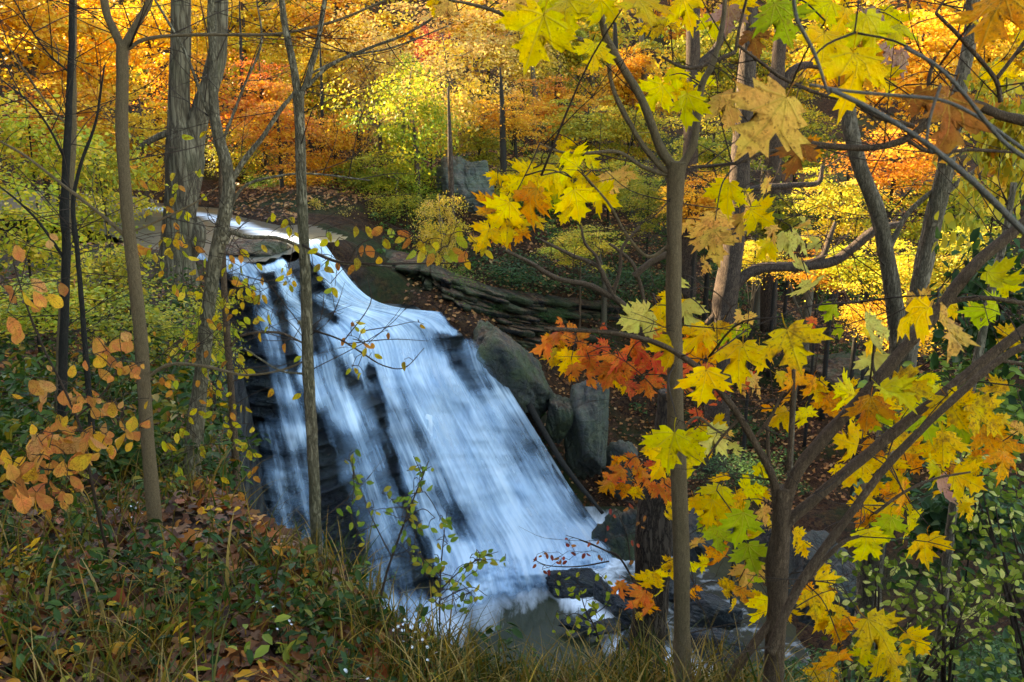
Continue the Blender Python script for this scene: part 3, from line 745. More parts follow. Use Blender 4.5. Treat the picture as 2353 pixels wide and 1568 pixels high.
boulder(1180, 850, 34.5, (130, 62), 1.6, 'rock_mossy', 'large tilted mossy boulder lying beside the main white sheet of the falls', 3, 0.2, (0.2, 0.72), 0.8, 0.15)
boulder(1278, 975, 34.2, (34, 60), 1.0, 'rock_mossy', 'small upright mossy boulder wedged between the tilted slab and the tall grey one', 5, 0, (0, 0.1), 0.6)
boulder(1345, 1000, 34.0, (48, 130), 1.0, 'rock_grey', 'tall grey pointed boulder standing on end beside the falls', 9, 0.3, (0, 0.16), 0.4, 0.3)
boulder(1425, 1075, 34.6, (38, 62), 0.9, 'rock_grey', 'grey boulder half hidden behind the tall pointed one', 12, 0.5, (0, 0.2))
boulder(1435, 1250, 29.6, (66, 92), 1.1, 'rock_mossy', 'big rounded dark mossy boulder at the right foot of the falls', 15, 0.4, (0, -0.1), 0.35, 0.2)
boulder(1325, 1337, 27.2, (66, 28), 0.7, 'rock_wet', 'low black wet boulder sitting in the foam at the pool outlet', 18, 0.2, (0, 0.12), 0.4)
boulder(1075, 430, 45.5, (55, 62), 1.6, 'rock_pale', 'pale grey-green sandstone outcrop on the far slope above the falls', 22, 0.3, (0, 0.1), 0.75, 0.45, 'rock_outcrop', 'outcrop')
boulder(600, 575, 32.0, (72, 24), 1.3, 'rock_dark', 'flat dark rock block splitting the stream at the lip of the falls', 25, 0.1, (0.1, -0.05), 0.9, 0.3)
boulder(1905, 1345, 20.5, (120, 80), 1.3, 'rock_slate', 'broad blue-grey slab tilted below the twin-stemmed tree', 28, 0.2, (0.5, 0.45), 0.9, 0.15, 'rock_slab', 'slab')
boulder(1800, 1260, 23.0, (50, 40), 1.0, 'rock_slate', 'dark block of rock above the tilted blue-grey slab', 30, 0.5, (0.2, 0.2), 0.8)
boulder(1590, 1230, 27.0, (60, 46), 1.0, 'rock_slate', 'dark boulder behind the shaggy brown trunk', 33, 0.2)
boulder(1930, 860, 41.0, (95, 30), 2.0, 'rock_dark', 'long dark overhanging ledge across the gorge under the golden trees', 36, 0.1, (0, 0.02), 0.9, 0.35, 'rock_ledge', 'ledge')
for k, (px, py, Y, hx, hy) in enumerate([(1392, 1365, 26.2, 26, 20), (1430, 1405, 25.4, 30, 20), (1462, 1372, 26.0, 26, 22), (1405, 1440, 24.6, 20, 14), (1450, 1465, 24.2, 28, 20), (1485, 1430, 24.6, 34, 22), (1330, 1440, 24.5, 16, 10), (1468, 1515, 23.2, 30, 20), (1340, 1420, 24.9, 12, 9), (1420, 1540, 22.9, 26, 16), (1610, 1400, 24.0, 50, 36), (1650, 1480, 22.5, 40, 30), (1550, 1350, 25.0, 36, 24)]):
    boulder(px, py, Y, (hx, hy), 0.4 + 0.012 * hx, 'rock_wet', ['black wet rock beside the foaming creek, %s' % w for w in
            ('just right of the low boulder', 'under the orange maple leaf', 'against the shaggy trunk', 'in the middle of the foam', 'at the foot of the shaggy trunk', 'behind the shaggy trunk', 'smallest in the pool outlet', 'near the bottom edge by the trunk', 'second smallest in the outlet', 'lowest in the picture', 'largest, right of the slender trunk', 'below the largest one right of the slender trunk', 'above the largest one right of the slender trunk')][k],
            50 + k, k * 0.7, (0.1, 0.2 * math.sin(k)), 0.7, 0.3, 'creek_rock', 'rock', 'black rocks along the creek')
# shale bank right of the falls lip: thin layers, each a ragged slab running into the slope
def shale_layer(parent, path, z0, thick, inset, seed, nm='shale_layer'):
    n = 190
    p = catmull(path, n)
    tn = np.gradient(p[:, :2], axis=0); tn /= np.linalg.norm(tn, axis=1)[:, None]
    nrm = np.stack([tn[:, 1], -tn[:, 0]], 1)                 # towards the gorge
    s_ = np.linspace(0, 16, n)
    f = -inset + 0.75 * (fbm(s_ * 0.5, 0 * s_ + seed, seed, 2) - 0.5) + 0.9 * (np.floor(_hash(np.floor(s_ * 1.5 + seed), 0 * s_, seed) * 5) / 5 - 0.5) + 0.35 * (_hash(np.floor(s_ * 4 + seed), 0 * s_, seed + 3) - 0.5)
    zt = p[:, 2] + z0 + 0.10 * (fbm(s_ * 0.7, 0 * s_ + 3, 200, 2) - 0.5)
    th = thick * (0.75 + 0.5 * vnoise(s_ * 0.8, 0 * s_, seed + 9))
    def ring(off, z): return np.column_stack([p[:, :2] + nrm * off[:, None], z])
    rows = [ring(f - 0.06, zt - th), ring(f, zt - th * 0.65), ring(f + 0.03, zt - th * 0.25), ring(f - 0.05, zt), ring(f * 0 - 2.2, zt + 0.25), ring(f * 0 - 2.2, zt - th)]
    V = np.stack(rows, 1).reshape(-1, 3)
    i = np.arange(n - 1)[:, None] * 6; j = np.arange(6)[None]; j2 = (j + 1) % 6
    return obj(nm, mesh_np(nm, V, np.stack([i + j, i + 6 + j, i + 6 + j2, i + j2], -1).reshape(-1, 4)), M['rock_dark'], parent)
BANK = [P(800, 668, 37.2), P(870, 684, 36.8), P(960, 700, 36.2), P(1060, 728, 36.4), P(1180, 752, 37.4), P(1300, 765, 39.5), P(1440, 768, 42.5), P(1600, 780, 46)]
sb = thing('shale_bank', BANK[3], 'dark layered shale bank running right from the crest of the falls', 'rock bank')
zz = -0.85
for k in range(14):
    th = [0.20, 0.10, 0.16, 0.08, 0.22, 0.10, 0.14, 0.09, 0.18, 0.12, 0.20, 0.08, 0.14, 0.18][k]
    zz += th
    shale_layer(sb, BANK, zz, th * 1.02, 0.07 * k + [0, 0.25, -0.1, 0.3, -0.15, 0.2, 0.05, 0.35, 0.0, 0.2, -0.1, 0.3, 0.1, 0.0][k], 300 + k * 11)
for k, (px, py, Y, hx, hy) in enumerate([(930, 398, 46.5, 50, 7), (905, 425, 46, 44, 6), (860, 474, 45, 36, 6)]):
    boulder(px, py + 4, Y + 1.4, (hx * 0.85, hy * 1.5), 1.1, 'rock_grey', 'pale layered rock ledge in the far slope, ' + ('uppermost of three', 'middle of three', 'lowest of three, by the falls lip')[k],
            80 + k, 0.05 * k, (0.05, 0.03 * (k % 3 - 1)), 0.95, 0.3, 'shale_ledge', 'ledge', 'rock ledges of the far bank')
for k, pts in enumerate([[(1215, 930, 33.2), (1290, 1060, 32.0), (1385, 1180, 30.6)], [(1190, 930, 33.0), (1260, 1060, 32.2), (1345, 1190, 30.8)], [(1130, 870, 33.6), (1240, 1040, 32.4), (1310, 1150, 31.4)]]):
    o, _ = tube_obj('fallen_log', px_path(pts, 0), [0.12 - 0.03 * k, 0.10 - 0.025 * k, 0.06], M['bark_dark'], label=['thickest grey fallen log slanting down between boulders and falls', 'thinner fallen log lying just left of the thickest one', 'slim pole of driftwood nearest the falling water'][k], cat='log', group='logs beside the falls', seed=k)

# ------------------------------------------------------------------ foliage meshes
def leaf_quads(pos, nrm, size, r, aspect=0.55, fold=0.25, oval=False):
    """Folded four-point leaves: V (n*4,3), quads as two triangles."""
    n = len(pos)
    ax = r.normal(size=(n, 3)); nrm = nrm / (np.linalg.norm(nrm, axis=1)[:, None] + 1e-9)
    t = ax - np.sum(ax * nrm, 1)[:, None] * nrm; t /= np.linalg.norm(t, axis=1)[:, None] + 1e-9
    b = np.cross(nrm, t)
    s = np.asarray(size)[:, None] if np.ndim(size) else np.full((n, 1), size)
    base = pos - t * s * 0.5; tip = pos + t * s * 0.5 - nrm * s * 0.08
    lf = pos + b * s * aspect * 0.5 + nrm * s * fold * 0.4 - t * s * 0.05; rt = pos - b * s * aspect * 0.5 + nrm * s * fold * 0.4 - t * s * 0.05
    if oval:
        h = b * s * aspect * 0.5; up = nrm * s * fold * 0.4
        V = np.stack([base, pos - t * s * 0.22 + h * 0.85 + up, pos + t * s * 0.15 + h * 0.9 + up * 0.8, tip, pos + t * s * 0.15 - h * 0.9 + up * 0.8, pos - t * s * 0.22 - h * 0.85 + up], 1).reshape(-1, 3)
        o = np.arange(n)[:, None] * 6
        return V, np.vstack([o + np.array([[0, 3, 2, 1]]), o + np.array([[0, 5, 4, 3]])])
    V = np.stack([base, lf, tip, rt], 1).reshape(-1, 3)
    o = np.arange(n)[:, None] * 4
    Fq = np.vstack([o + np.array([[0, 2, 1]]), o + np.array([[0, 3, 2]])])
    return V, Fq

def crown_cloud(seed, n_clump, per, leaf, rx=1.0, rz=0.8, flat=0.3, clump_r=0.34, shell=0.5, droop=0.25, oval=False):
    """Leaves of one crown in unit space (x, y radius about 1)."""
    r = np.random.default_rng(seed)
    d = r.normal(size=(n_clump, 3)); d /= np.linalg.norm(d, axis=1)[:, None]
    rad = (shell + (1 - shell) * r.random(n_clump)) ** 0.7 * (0.65 + 0.65 * r.random(n_clump) ** 1.4)
    c = d * rad[:, None] * np.array([rx, rx, rz])
    cr = clump_r * (0.55 + 0.9 * r.random(n_clump))
    pos, nr, rd, cl = [], [], [], []
    for k in range(n_clump):
        m = int(per * (0.5 + r.random()))
        q = r.normal(size=(m, 3)) * np.array([0.55, 0.55, 0.55 * flat]) * cr[k]
        q[:, 2] -= droop * (q[:, 0] ** 2 + q[:, 1] ** 2) / cr[k]
        pos.append(c[k] + q)
        nn = r.normal(size=(m, 3)) * 0.55 + np.array([0, 0, 0.8]) + d[k] * 0.35
        nr.append(nn); rd.append(r.random(m)); cl.append(np.full(m, r.random()))
    pos = np.vstack(pos); nr = np.vstack(nr); rd = np.concatenate(rd); cl = np.concatenate(cl)
    V, Fq = leaf_quads(pos, nr, leaf * (0.65 + 0.7 * r.random(len(pos))), r, 0.6 if oval else 0.7, oval=oval)
    nv = 6 if oval else 4
    return mesh_np('crown', V, Fq, {'rnd': np.repeat(rd, nv), 'clump': np.repeat(cl, nv)}), c

CROWN = {}
for k in range(5):
    CROWN['far%d' % k] = crown_cloud(100 + k, 62, 120, 0.062, rz=0.95, flat=0.28, clump_r=0.27, shell=0.15)
for k in range(3):
    CROWN['layer%d' % k] = crown_cloud(120 + k, 40, 150, 0.058, rz=0.95, flat=0.14, clump_r=0.42, shell=0.2)
for k in range(3):
    CROWN['loose%d' % k] = crown_cloud(140 + k, 60, 100, 0.055, rz=1.0, flat=0.45, clump_r=0.3, shell=0.25)
for k in range(3):
    CROWN['near%d' % k] = crown_cloud(160 + k, 60, 40, 0.085, rz=1.0, flat=0.4, clump_r=0.34, shell=0.3, oval=True)
for k in range(3):
    CROWN['big%d' % k] = crown_cloud(170 + k, 46, 22, 0.17, rz=1.0, flat=0.5, clump_r=0.4, shell=0.2, oval=True)
for k in range(2):
    CROWN['bush%d' % k] = crown_cloud(180 + k, 60, 60, 0.050, rz=0.7, flat=0.6, clump_r=0.3, shell=0.3)

trunk_mats = ['bark_dark', 'bark_shag', 'bark', 'bark_pale']
def crown_tree(name, px, py, Y, rxp, ryp, mat, var, label, cat='tree', group=None, trunk='bark_shag', tr=0.12, lean=0.0, limbs=6, foot=None):
    """A tree whose crown is centred at that place; its trunk goes down to the ground below."""
    c = P(px, py, Y); s = np.linalg.norm(c) / F0
    R = np.array([rxp * s, rxp * s, ryp * s])
    bx, by = c[0] + lean, c[1]
    gz = float(ground_z(np.array([bx]), np.array([by]))[0])
    if foot is not None:
        gz = foot
    gz = min(gz, c[2] - 0.6 * R[2])
    t = thing(name, (bx, by, gz), label, cat, group)
    me, cc = CROWN[var]
    seed = int(abs(px * 7 + py * 13))
    r = np.random.default_rng(seed)
    path = np.array([(bx, by, gz - 0.2), (bx * 0.7 + c[0] * 0.3 + r.normal() * 0.05 * R[0], by, gz * 0.6 + c[2] * 0.4), (c[0], c[1], c[2] + 0.1 * R[2]), (c[0] + r.normal() * 0.1 * R[0], c[1], c[2] + 0.75 * R[2])])
    tube_obj('trunk', path, [tr * 1.15, tr * 0.9, tr * 0.6, tr * 0.15], M[trunk], t, 8, 0.12, seed, 14)
    rot = r.random() * 6.28
    rm = np.array(Matrix.Rotation(rot, 3, 'Z'))
    parts = []
    for k in r.choice(len(cc), limbs, replace=False):
        e = c + (rm @ cc[k]) * R
        a = path[2] * (0.4 + 0.5 * r.random()) + path[1] * 0.0 + path[2] * 0 + np.array([0, 0, 0])
        f = 0.25 + 0.6 * r.random()
        a = path[1] * (1 - f) + path[3] * f
        parts.append(tube_np(catmull([a, (a + e) / 2 + np.array([0, 0, -0.08 * R[2]]), e], 7), np.linspace(tr * 0.38, tr * 0.08, 7), 5))
    V, Fq = join_np(parts)
    obj('limbs', mesh_np('limbs', V, Fq, smooth_shade=True), M[trunk], t)['kind'] = 'stuff'
    o = obj('crown', me, M[mat], t, loc=tuple(c - np.array(t.location)))
    o.scale = tuple(R); o.rotation_euler[2] = rot
    return t

exec_trees = [
 # name, px, py, Y, rx, ry, mat, var, label, trunk, radius
 ('maple_tree', 60, 60, 46, 170, 150, 'yellow', 'far0', 'glowing yellow tree in the top left corner', 'bark_shag', .14),
 ('maple_tree', 215, 130, 50, 150, 150, 'gold', 'far1', 'orange and gold tree between the two leftmost slender stems', 'bark_shag', .14),
 ('maple_tree', 330, 30, 56, 150, 120, 'yellow', 'layer0', 'bright yellow tree behind the fork of the slender smooth trunk', 'bark_shag', .15),
 ('maple_tree', 120, 280, 44, 150, 120, 'orange', 'layer1', 'orange tree low in the left forest, behind the dark twin stems', 'bark_dark', .12),
 ('maple_tree', 330, 330, 43, 130, 130, 'yellow', 'layer2', 'yellow tree left of the big forked trunk', 'bark_shag', .12),
 ('maple_tree', 560, 60, 60, 150, 130, 'yellow', 'far2', 'yellow-gold tree top left of the forked brown sapling', 'bark_shag', .16),
 ('maple_tree', 600, 220, 50, 130, 110, 'orange', 'layer0', 'orange tree just right of the big twin trunk', 'bark_shag', .12),
 ('maple_tree', 640, 300, 46, 110, 80, 'orange', 'layer1', 'deep orange maple low above the stream, right of the big twin trunk', 'bark_dark', .10),
 ('maple_tree', 770, 60, 62, 150, 130, 'gold', 'far3', 'golden tree right of the sapling fork at the top', 'bark_shag', .15),
 ('maple_tree', 770, 330, 47, 80, 90, 'orange', 'layer2', 'small orange tree behind the middle sapling trunk', 'bark_dark', .09),
 ('locust_tree', 930, 270, 46, 130, 150, 'lime', 'loose0', 'yellow-green tree with trailing leaf chains above the falls lip', 'bark_pale', .11),
 ('locust_tree', 1030, 200, 50, 140, 150, 'pale', 'loose1', 'pale gold fine-leaved tree right of the yellow-green one', 'bark_pale', .11),
 ('locust_tree', 860, 160, 56, 130, 140, 'pale', 'loose2', 'pale yellow tree left of the crimson vine', 'bark_pale', .11),
 ('sumac_tree', 985, 100, 52, 36, 46, 'red', 'loose0', 'small crimson tree near the top, amid pale gold foliage', 'bark_dark', .05),
 ('maple_tree', 1180, 270, 48, 80, 70, 'gold', 'layer1', 'orange-gold spreading tree left of the yellow maple leaf cluster', 'bark_dark', .10),
 ('maple_tree', 1120, 60, 66, 170, 130, 'pale', 'far4', 'pale orange tree at the top centre', 'bark_shag', .15),
 ('maple_tree', 1290, 130, 66, 130, 130, 'olive', 'far0', 'olive tree behind the drooping yellow leaves at the top', 'bark_shag', .15),
 ('maple_tree', 1350, 300, 54, 110, 80, 'olive', 'layer2', 'olive-green tree on the dim slope in the middle distance', 'bark_dark', .11),
 ('maple_tree', 1440, 200, 60, 110, 110, 'gold', 'far1', 'dull gold tree behind the main sapling fork', 'bark_dark', .13),
 ('shrub_tree', 1335, 560, 41, 100, 46, 'lime', 'loose2', 'low yellow-green flat-topped shrub above the bare reddish branches', 'bark_red', .05),
 ('maple_tree', 1640, 130, 58, 120, 130, 'olive', 'far2', 'olive tree behind the upper right maple stem', 'bark_shag', .15),
 ('maple_tree', 1790, 160, 56, 120, 130, 'olive', 'far3', 'olive-gold tree behind the large tan hanging leaf', 'bark_shag', .15),
 ('maple_tree', 1640, 330, 46, 110, 90, 'olive', 'layer0', 'olive-gold tree right of the main maple trunk', 'bark_dark', .12),
 ('maple_tree', 1960, 100, 50, 150, 130, 'yellow', 'far4', 'brilliant yellow tree top right, behind the spotted leaves', 'bark_shag', .15),
 ('maple_tree', 2110, 170, 46, 150, 150, 'gold', 'far0', 'brilliant orange-gold tree between the two stems of the right twin trunk', 'bark_shag', .14),
 ('maple_tree', 2280, 90, 48, 130, 140, 'yellow', 'far1', 'bright yellow tree in the top right corner', 'bark_shag', .14),
 ('maple_tree', 2060, 370, 40, 130, 100, 'gold', 'layer1', 'orange tree low behind the right twin trunk', 'bark_dark', .12),
 ('maple_tree', 1930, 470, 38, 110, 90, 'lime', 'layer2', 'yellow-green tree left of the right twin trunk', 'bark_dark', .11),
 ('maple_tree', 1990, 600, 34, 110, 80, 'lime', 'layer0', 'gold and green tree under the arching dead limb', 'bark_dark', .10),
 ('maple_tree', 2190, 480, 40, 110, 110, 'lime', 'far2', 'yellow-green tree right of the twin trunk, behind dark green leaves', 'bark_dark', .11),
 ('maple_tree', 1735, 590, 33, 60, 46, 'lime', 'layer1', 'small yellow-green tree right of the broken trunk', 'bark_dark', .07),
 ('maple_tree', 2130, 640, 30, 110, 90, 'lime', 'layer2', 'yellow tree low behind the diagonal limb on the right', 'bark_dark', .09),
 ('maple_tree', 1790, 500, 44, 90, 60, 'olive', 'far3', 'dull olive tree behind the tan leaves in the middle right', 'bark_dark', .09),
 ('maple_tree', 2000, 720, 30, 70, 40, 'yellow', 'layer0', 'low yellow-gold sapling beside the foot of the twin trunk', 'bark_dark', .06),
 ('locust_tree', 1010, 520, 40, 60, 100, 'pale', 'loose1', 'slim pale yellow tree hanging leaves over the ledges', 'bark_pale', .10),
 ('locust_tree', 740, 500, 42, 50, 50, 'pale', 'loose0', 'small pale orange bush tree at the right of the stream', 'bark_pale', .05),
]
exec_trees += [
 ('maple_tree', 455, 215, 54, 110, 110, 'gold', 'layer1', 'gold tree showing between the two stems of the big trunk', 'bark_dark', .10),
 ('maple_tree', 540, 345, 50, 90, 70, 'olive', 'loose1', 'olive shrubby tree right of the winding trunk above the stream', 'bark_dark', .06),
 ('maple_tree', 705, 190, 56, 110, 100, 'yellow', 'far4', 'yellow tree filling the fork of the middle sapling', 'bark_dark', .11),
 ('maple_tree', 830, 400, 46, 90, 70, 'olive', 'layer0', 'olive tree low above the falls lip', 'bark_dark', .07),
 ('maple_tree', 915, 410, 45, 80, 70, 'lime', 'loose2', 'lime-yellow small tree left of the pale outcrop', 'bark_pale', .06),
 ('maple_tree', 1105, 330, 50, 90, 70, 'olive', 'layer2', 'olive tree just above the pale outcrop', 'bark_dark', .07),
 ('maple_tree', 1170, 430, 47, 70, 60, 'olive', 'loose0', 'dim olive tree right of the pale outcrop', 'bark_dark', .06),
 ('maple_tree', 1250, 400, 50, 90, 60, 'olive', 'layer1', 'dim olive tree behind the yellow leaf cluster', 'bark_dark', .07),
 ('maple_tree', 1275, 240, 58, 100, 90, 'gold', 'layer0', 'dull gold tree above the yellow leaf cluster', 'bark_dark', .09),
 ('maple_tree', 1400, 410, 50, 100, 60, 'lime', 'loose1', 'yellow-green tree on the dim slope right of the leaf cluster', 'bark_dark', .07),
 ('maple_tree', 1455, 300, 54, 90, 90, 'olive', 'layer2', 'olive-gold tree seen through the maple fork', 'bark_dark', .09),
 ('maple_tree', 1490, 460, 46, 80, 60, 'olive', 'loose2', 'olive tree left of the straight sapling', 'bark_dark', .06),
 ('maple_tree', 1600, 450, 42, 90, 80, 'gold', 'layer0', 'gold-green tree right behind the straight sapling', 'bark_dark', .08),
 ('maple_tree', 1200, 140, 62, 100, 90, 'pale', 'loose0', 'pale gold tree left of the biggest yellow leaves', 'bark_dark', .09),
 ('maple_tree', 1330, 60, 70, 130, 100, 'olive', 'far2', 'olive tree behind the biggest yellow leaves', 'bark_dark', .12),
 ('maple_tree', 700, 400, 47, 70, 60, 'gold', 'loose1', 'gold shrubby tree on the far bank behind the middle sapling', 'bark_dark', .06),
 ('maple_tree', 1830, 330, 50, 110, 90, 'olive', 'layer1', 'olive-gold tree behind the orange-brown hanging leaf', 'bark_dark', .09),
 ('maple_tree', 1880, 620, 36, 80, 50, 'gold', 'layer2', 'low gold tree behind the slim grey snag', 'bark_dark', .06),
 ('maple_tree', 2230, 600, 30, 110, 90, 'olive', 'far3', 'olive tree behind the right-hand diagonal limb', 'bark_dark', .08),
 ('maple_tree', 2080, 760, 24, 90, 60, 'yellow', 'layer1', 'low yellow tree around the foot of the twin trunk', 'bark_dark', .06),
]
for (nm, px, py, Y, rx, ry, mt, var, lab, tk, tr) in exec_trees:
    crown_tree(nm, px, py, Y, rx, ry, mt, var, lab, 'tree', 'autumn trees of the far slope', tk, tr)
# nearer understory on the left bank, in greens and yellows
for (px, py, Y, rx, ry, mt, var, lab) in [
 (70, 330, 13, 150, 130, 'lime', 'near0', 'yellow-green leafy young tree at the left edge below the bright canopy'),
 (60, 520, 11, 140, 130, 'lime', 'near1', 'yellow-green understory tree lower at the left edge'),
 (230, 420, 14, 110, 140, 'olive', 'near2', 'olive-green young tree between the dark stems and the forked trunk'),
 (240, 640, 12, 120, 90, 'olive', 'near0', 'green understory bush beneath the olive young tree'),
 (80, 700, 9, 130, 70, 'lime', 'near1', 'green weedy bush at the left edge above the leaf litter'),
 (300, 760, 10, 130, 90, 'olive', 'near2', 'green bush behind the slender forked trunk'),
 (480, 760, 9, 70, 120, 'olive', 'near0', 'olive bush at the foot of the big twin trunk')]:
    crown_tree('understory_tree', px, py, Y, rx, ry, mt, var, lab, 'tree', 'understory of the near bank', 'bark_dark', 0.018)
# dark leafy bushes at the right
for (px, py, Y, rx, ry, mt, var, lab) in [
 (2300, 330, 7.5, 100, 210, 'olive', 'big1', 'olive-green leafy vine hanging at the upper right edge'),
 (2300, 700, 7.0, 130, 190, 'dgreen', 'big2', 'dark green leafy bush right of the diagonal limbs'),
 (2230, 960, 7.0, 160, 140, 'green', 'big0', 'green bush with yellow leaves below the lowest diagonal limb'),
 (2200, 1200, 7.5, 170, 150, 'dgreen', 'big1', 'dark green bush behind the pink leaf'),
 (1700, 1080, 26, 110, 60, 'dgreen', 'bush0', 'dark green bush in the gorge right of the slender trunk'),
 (1000, 640, 38.5, 100, 50, 'green', 'bush1', 'green bush on the ledges right of the falls lip'),
 (1180, 620, 41, 130, 60, 'dgreen', 'bush0', 'dark green undergrowth bush behind the ledges'),
 (1400, 640, 43, 140, 60, 'dgreen', 'bush1', 'dark green bush behind the bare reddish branches'),
 (880, 652, 37.6, 44, 22, 'dgreen', 'bush1', 'small dark green bush on the shale bank nearest the falls lip'),
 (985, 680, 37.4, 52, 26, 'green', 'bush0', 'green bush hanging over the middle of the shale bank'),
 (1110, 706, 38.0, 50, 24, 'dgreen', 'bush1', 'dark green bush on the shale bank above the tilted boulder'),
 (1260, 722, 40.2, 60, 24, 'dgreen', 'bush0', 'dark green bush at the right end of the shale bank'),
 (610, 420, 47, 70, 40, 'green', 'bush0', 'bright green bush on the far bank of the stream'),
 (930, 470, 43, 90, 50, 'olive', 'bush1', 'olive bush below the pale outcrop'),
 (1560, 560, 46, 90, 60, 'dgreen', 'bush0', 'dark green bush behind the main maple trunk')]:
    crown_tree('leafy_bush', px, py, Y, rx, ry, mt, var, lab, 'bush', 'green bushes of the gorge', 'bark_dark', 0.03 if Y > 10 else 0.008, limbs=4)

# the far wood that closes the view: one mass
def far_wood():
    r = np.random.default_rng(5)
    out = {}
    for k in range(520):
        x = r.uniform(-70, 75); y = r.uniform(74, 150)
        z = float(ground_z(np.array([x]), np.array([y]))[0]) + r.uniform(1, 13)
        R = r.uniform(2.2, 4.2)
        m = 190
        d = r.normal(size=(m, 3)); d /= np.linalg.norm(d, axis=1)[:, None]
        pos = np.array([x, y, z]) + d * (0.55 + 0.5 * r.random((m, 1))) * np.array([R, R, R * 0.6])
        V, Fq = leaf_quads(pos, r.normal(size=(m, 3)) * 0.6 + np.array([0, 0, 0.7]), r.uniform(0.4, 0.75, m), r, 0.7)
        key = ['gold', 'orange', 'yellow', 'olive', 'pale'][int(r.choice(5, p=[.2, .1, .28, .22, .2]))]
        out.setdefault(key, []).append((V, Fq, np.repeat(r.random(m), 4), np.full(4 * m, r.random())))
    for key, L in out.items():
        V, Fq = join_np([(a, b) for a, b, _, _ in L])
        obj('far_forest', mesh_np('far_forest', V, Fq, {'rnd': np.concatenate([c for _, _, c, _ in L]), 'clump': np.concatenate([d for _, _, _, d in L])}), M[key], kind='stuff', label='far wood of %s crowns closing the view up the hillside' % {'gold': 'golden', 'orange': 'orange', 'yellow': 'yellow', 'olive': 'olive', 'pale': 'pale'}[key], cat='forest')
far_wood()
# bare trunks standing on the far slope
for k, (px, pb, pt, Y, w, lab) in enumerate([
 (1160, 480, 250, 47, 16, 'trunk under the orange-gold spreading tree'), (1040, 640, 330, 41, 14, 'thin leaning trunk beside the ledges'), (1360, 270, 120, 66, 14, 'trunk deep in the dim slope above the ledges'),
 (1420, 300, 90, 62, 15, 'trunk on the dim slope left of the maple fork'), (960, 480, 330, 45, 13, 'trunk left of the pale outcrop'), (1230, 330, 160, 60, 13, 'trunk in the dark gap of the far slope'),
 (830, 470, 300, 47, 11, 'slim trunk above the falls lip'), (880, 500, 330, 46, 12, 'slim trunk next to the one above the falls lip'), (1385, 690, 600, 41, 12, 'short grey stump-like trunk by the bare branches'), (745, 450, 200, 48, 9, 'slim trunk behind the middle sapling'),
 (1290, 300, 150, 64, 13, 'trunk beside the dark gap of the far slope'), (1480, 330, 80, 60, 14, 'trunk behind the curved maple limb'), (560, 400, 120, 52, 10, 'slim trunk right of the big twin trunk')]):
    b = P(px + 4, pb, Y); tp = P(px - 6, pt, Y); s = Y / F0
    t = thing('bare_tree', b, 'grey ' + lab, 'tree', 'bare trunks of the far slope')
    tube_obj('trunk', [b + np.array([0, 0, -1.5]), (b * 0.6 + tp * 0.4) + np.array([0.06 * (k % 3 - 1), 0, 0]), tp, tp + (tp - b) * 0.4], [w * s * 0.62, w * s * 0.5, w * s * 0.38, 0.03], M[['bark_dark', 'bark_shag', 'bark'][k % 3]], t, 8, 0.1, k)

# ------------------------------------------------------------------ foreground and middle trees
LIMB = {}
ANCH = {}      # branch sample points per tree, for hanging leaves
def tree(key, name, label, stems, Y, mat, cat='tree', group=None, base=None, sides=14, rough=0.2):
    """stems: list of (part name, [(px,py[,Y])...], [radius_px...]) ; the first is the trunk."""
    b0 = px_path(stems[0][1][:1], Y)[0]
    t = thing(name, b0, label, cat, group)
    pts_all = []; idx = []; objs = []
    for k, (pn, pts, rad) in enumerate(stems):
        if pts[-1][1] <= 0 and rad[-1] > 3:
            a, b = pts[-2], pts[-1]; f = 700.0 / max(40.0, math.hypot(b[0] - a[0], b[1] - a[1])); Yb = b[2] if len(b) > 2 else Y
            pts = list(pts) + [(b[0] + (b[0] - a[0]) * f * 0.5, b[1] + (b[1] - a[1]) * f * 0.5, Yb), (b[0] + (b[0] - a[0]) * f, b[1] + (b[1] - a[1]) * f, Yb)]
            rad = list(rad) + [rad[-1] * 0.6, rad[-1] * 0.2]
        w = px_path(pts, Y)
        d = (w @ np.array([0, math.cos(PITCH), -math.sin(PITCH)])).mean() / F0
        rr = np.array(rad, float) * d * (0.84 if pn == 'limb' else 0.95)
        o, pp = tube_obj(pn, w, rr, M[mat], t, sides if k == 0 else max(7, sides - 3), rough, seed=hash(key) % 50 + k * 7 if False else sum(map(ord, key)) % 50 + k * 7, n=max(16, 9 * len(pts)))
        pts_all.append(pp); idx += [k] * len(pp); objs.append(o)
    ANCH[key] = (t, np.vstack(pts_all)); LIMB[key] = (np.array(idx), objs)
    return t

tree('dark_pair', 'slender_tree', 'slender dark stem beside a grey one at the far left', [
 ('trunk', [(128, 1180), (140, 1000), (146, 800), (152, 600), (150, 430), (158, 250), (164, 100), (166, -60)], [13, 12, 11, 10, 9, 8, 7, 6]),
 ('branch', [(152, 600), (80, 500), (0, 430), (-60, 400)], [4, 3, 2, 1.5]), ('branch', [(158, 380), (90, 260), (0, 180)], [3.5, 2.5, 1.5]),
 ('branch', [(163, 170), (100, 110), (20, -20)], [3, 2, 1.5])], 6.2, 'bark_dark')
tree('grey_stem', 'slender_tree', 'slender grey-brown stem touching the dark one at the far left', [
 ('trunk', [(132, 1120), (138, 950), (140, 800), (148, 650), (160, 450), (168, 300), (168, 150), (172, -60)], [12, 12, 11, 10, 9, 8, 7, 6]),
 ('branch', [(168, 300), (110, 240), (20, 110), (-30, 60)], [3, 2.4, 1.6, 1])], 6.8, 'bark_smooth')
tree('thin_dark', 'slender_tree', 'thin black stem leaning right of the dark and grey pair', [
 ('trunk', [(218, 1120), (212, 1000), (200, 850), (188, 700), (176, 560), (168, 470), (185, 380), (220, 280), (240, 150)], [8, 8, 7, 6, 5.5, 5, 4, 3, 2])], 5.8, 'bark_dark')
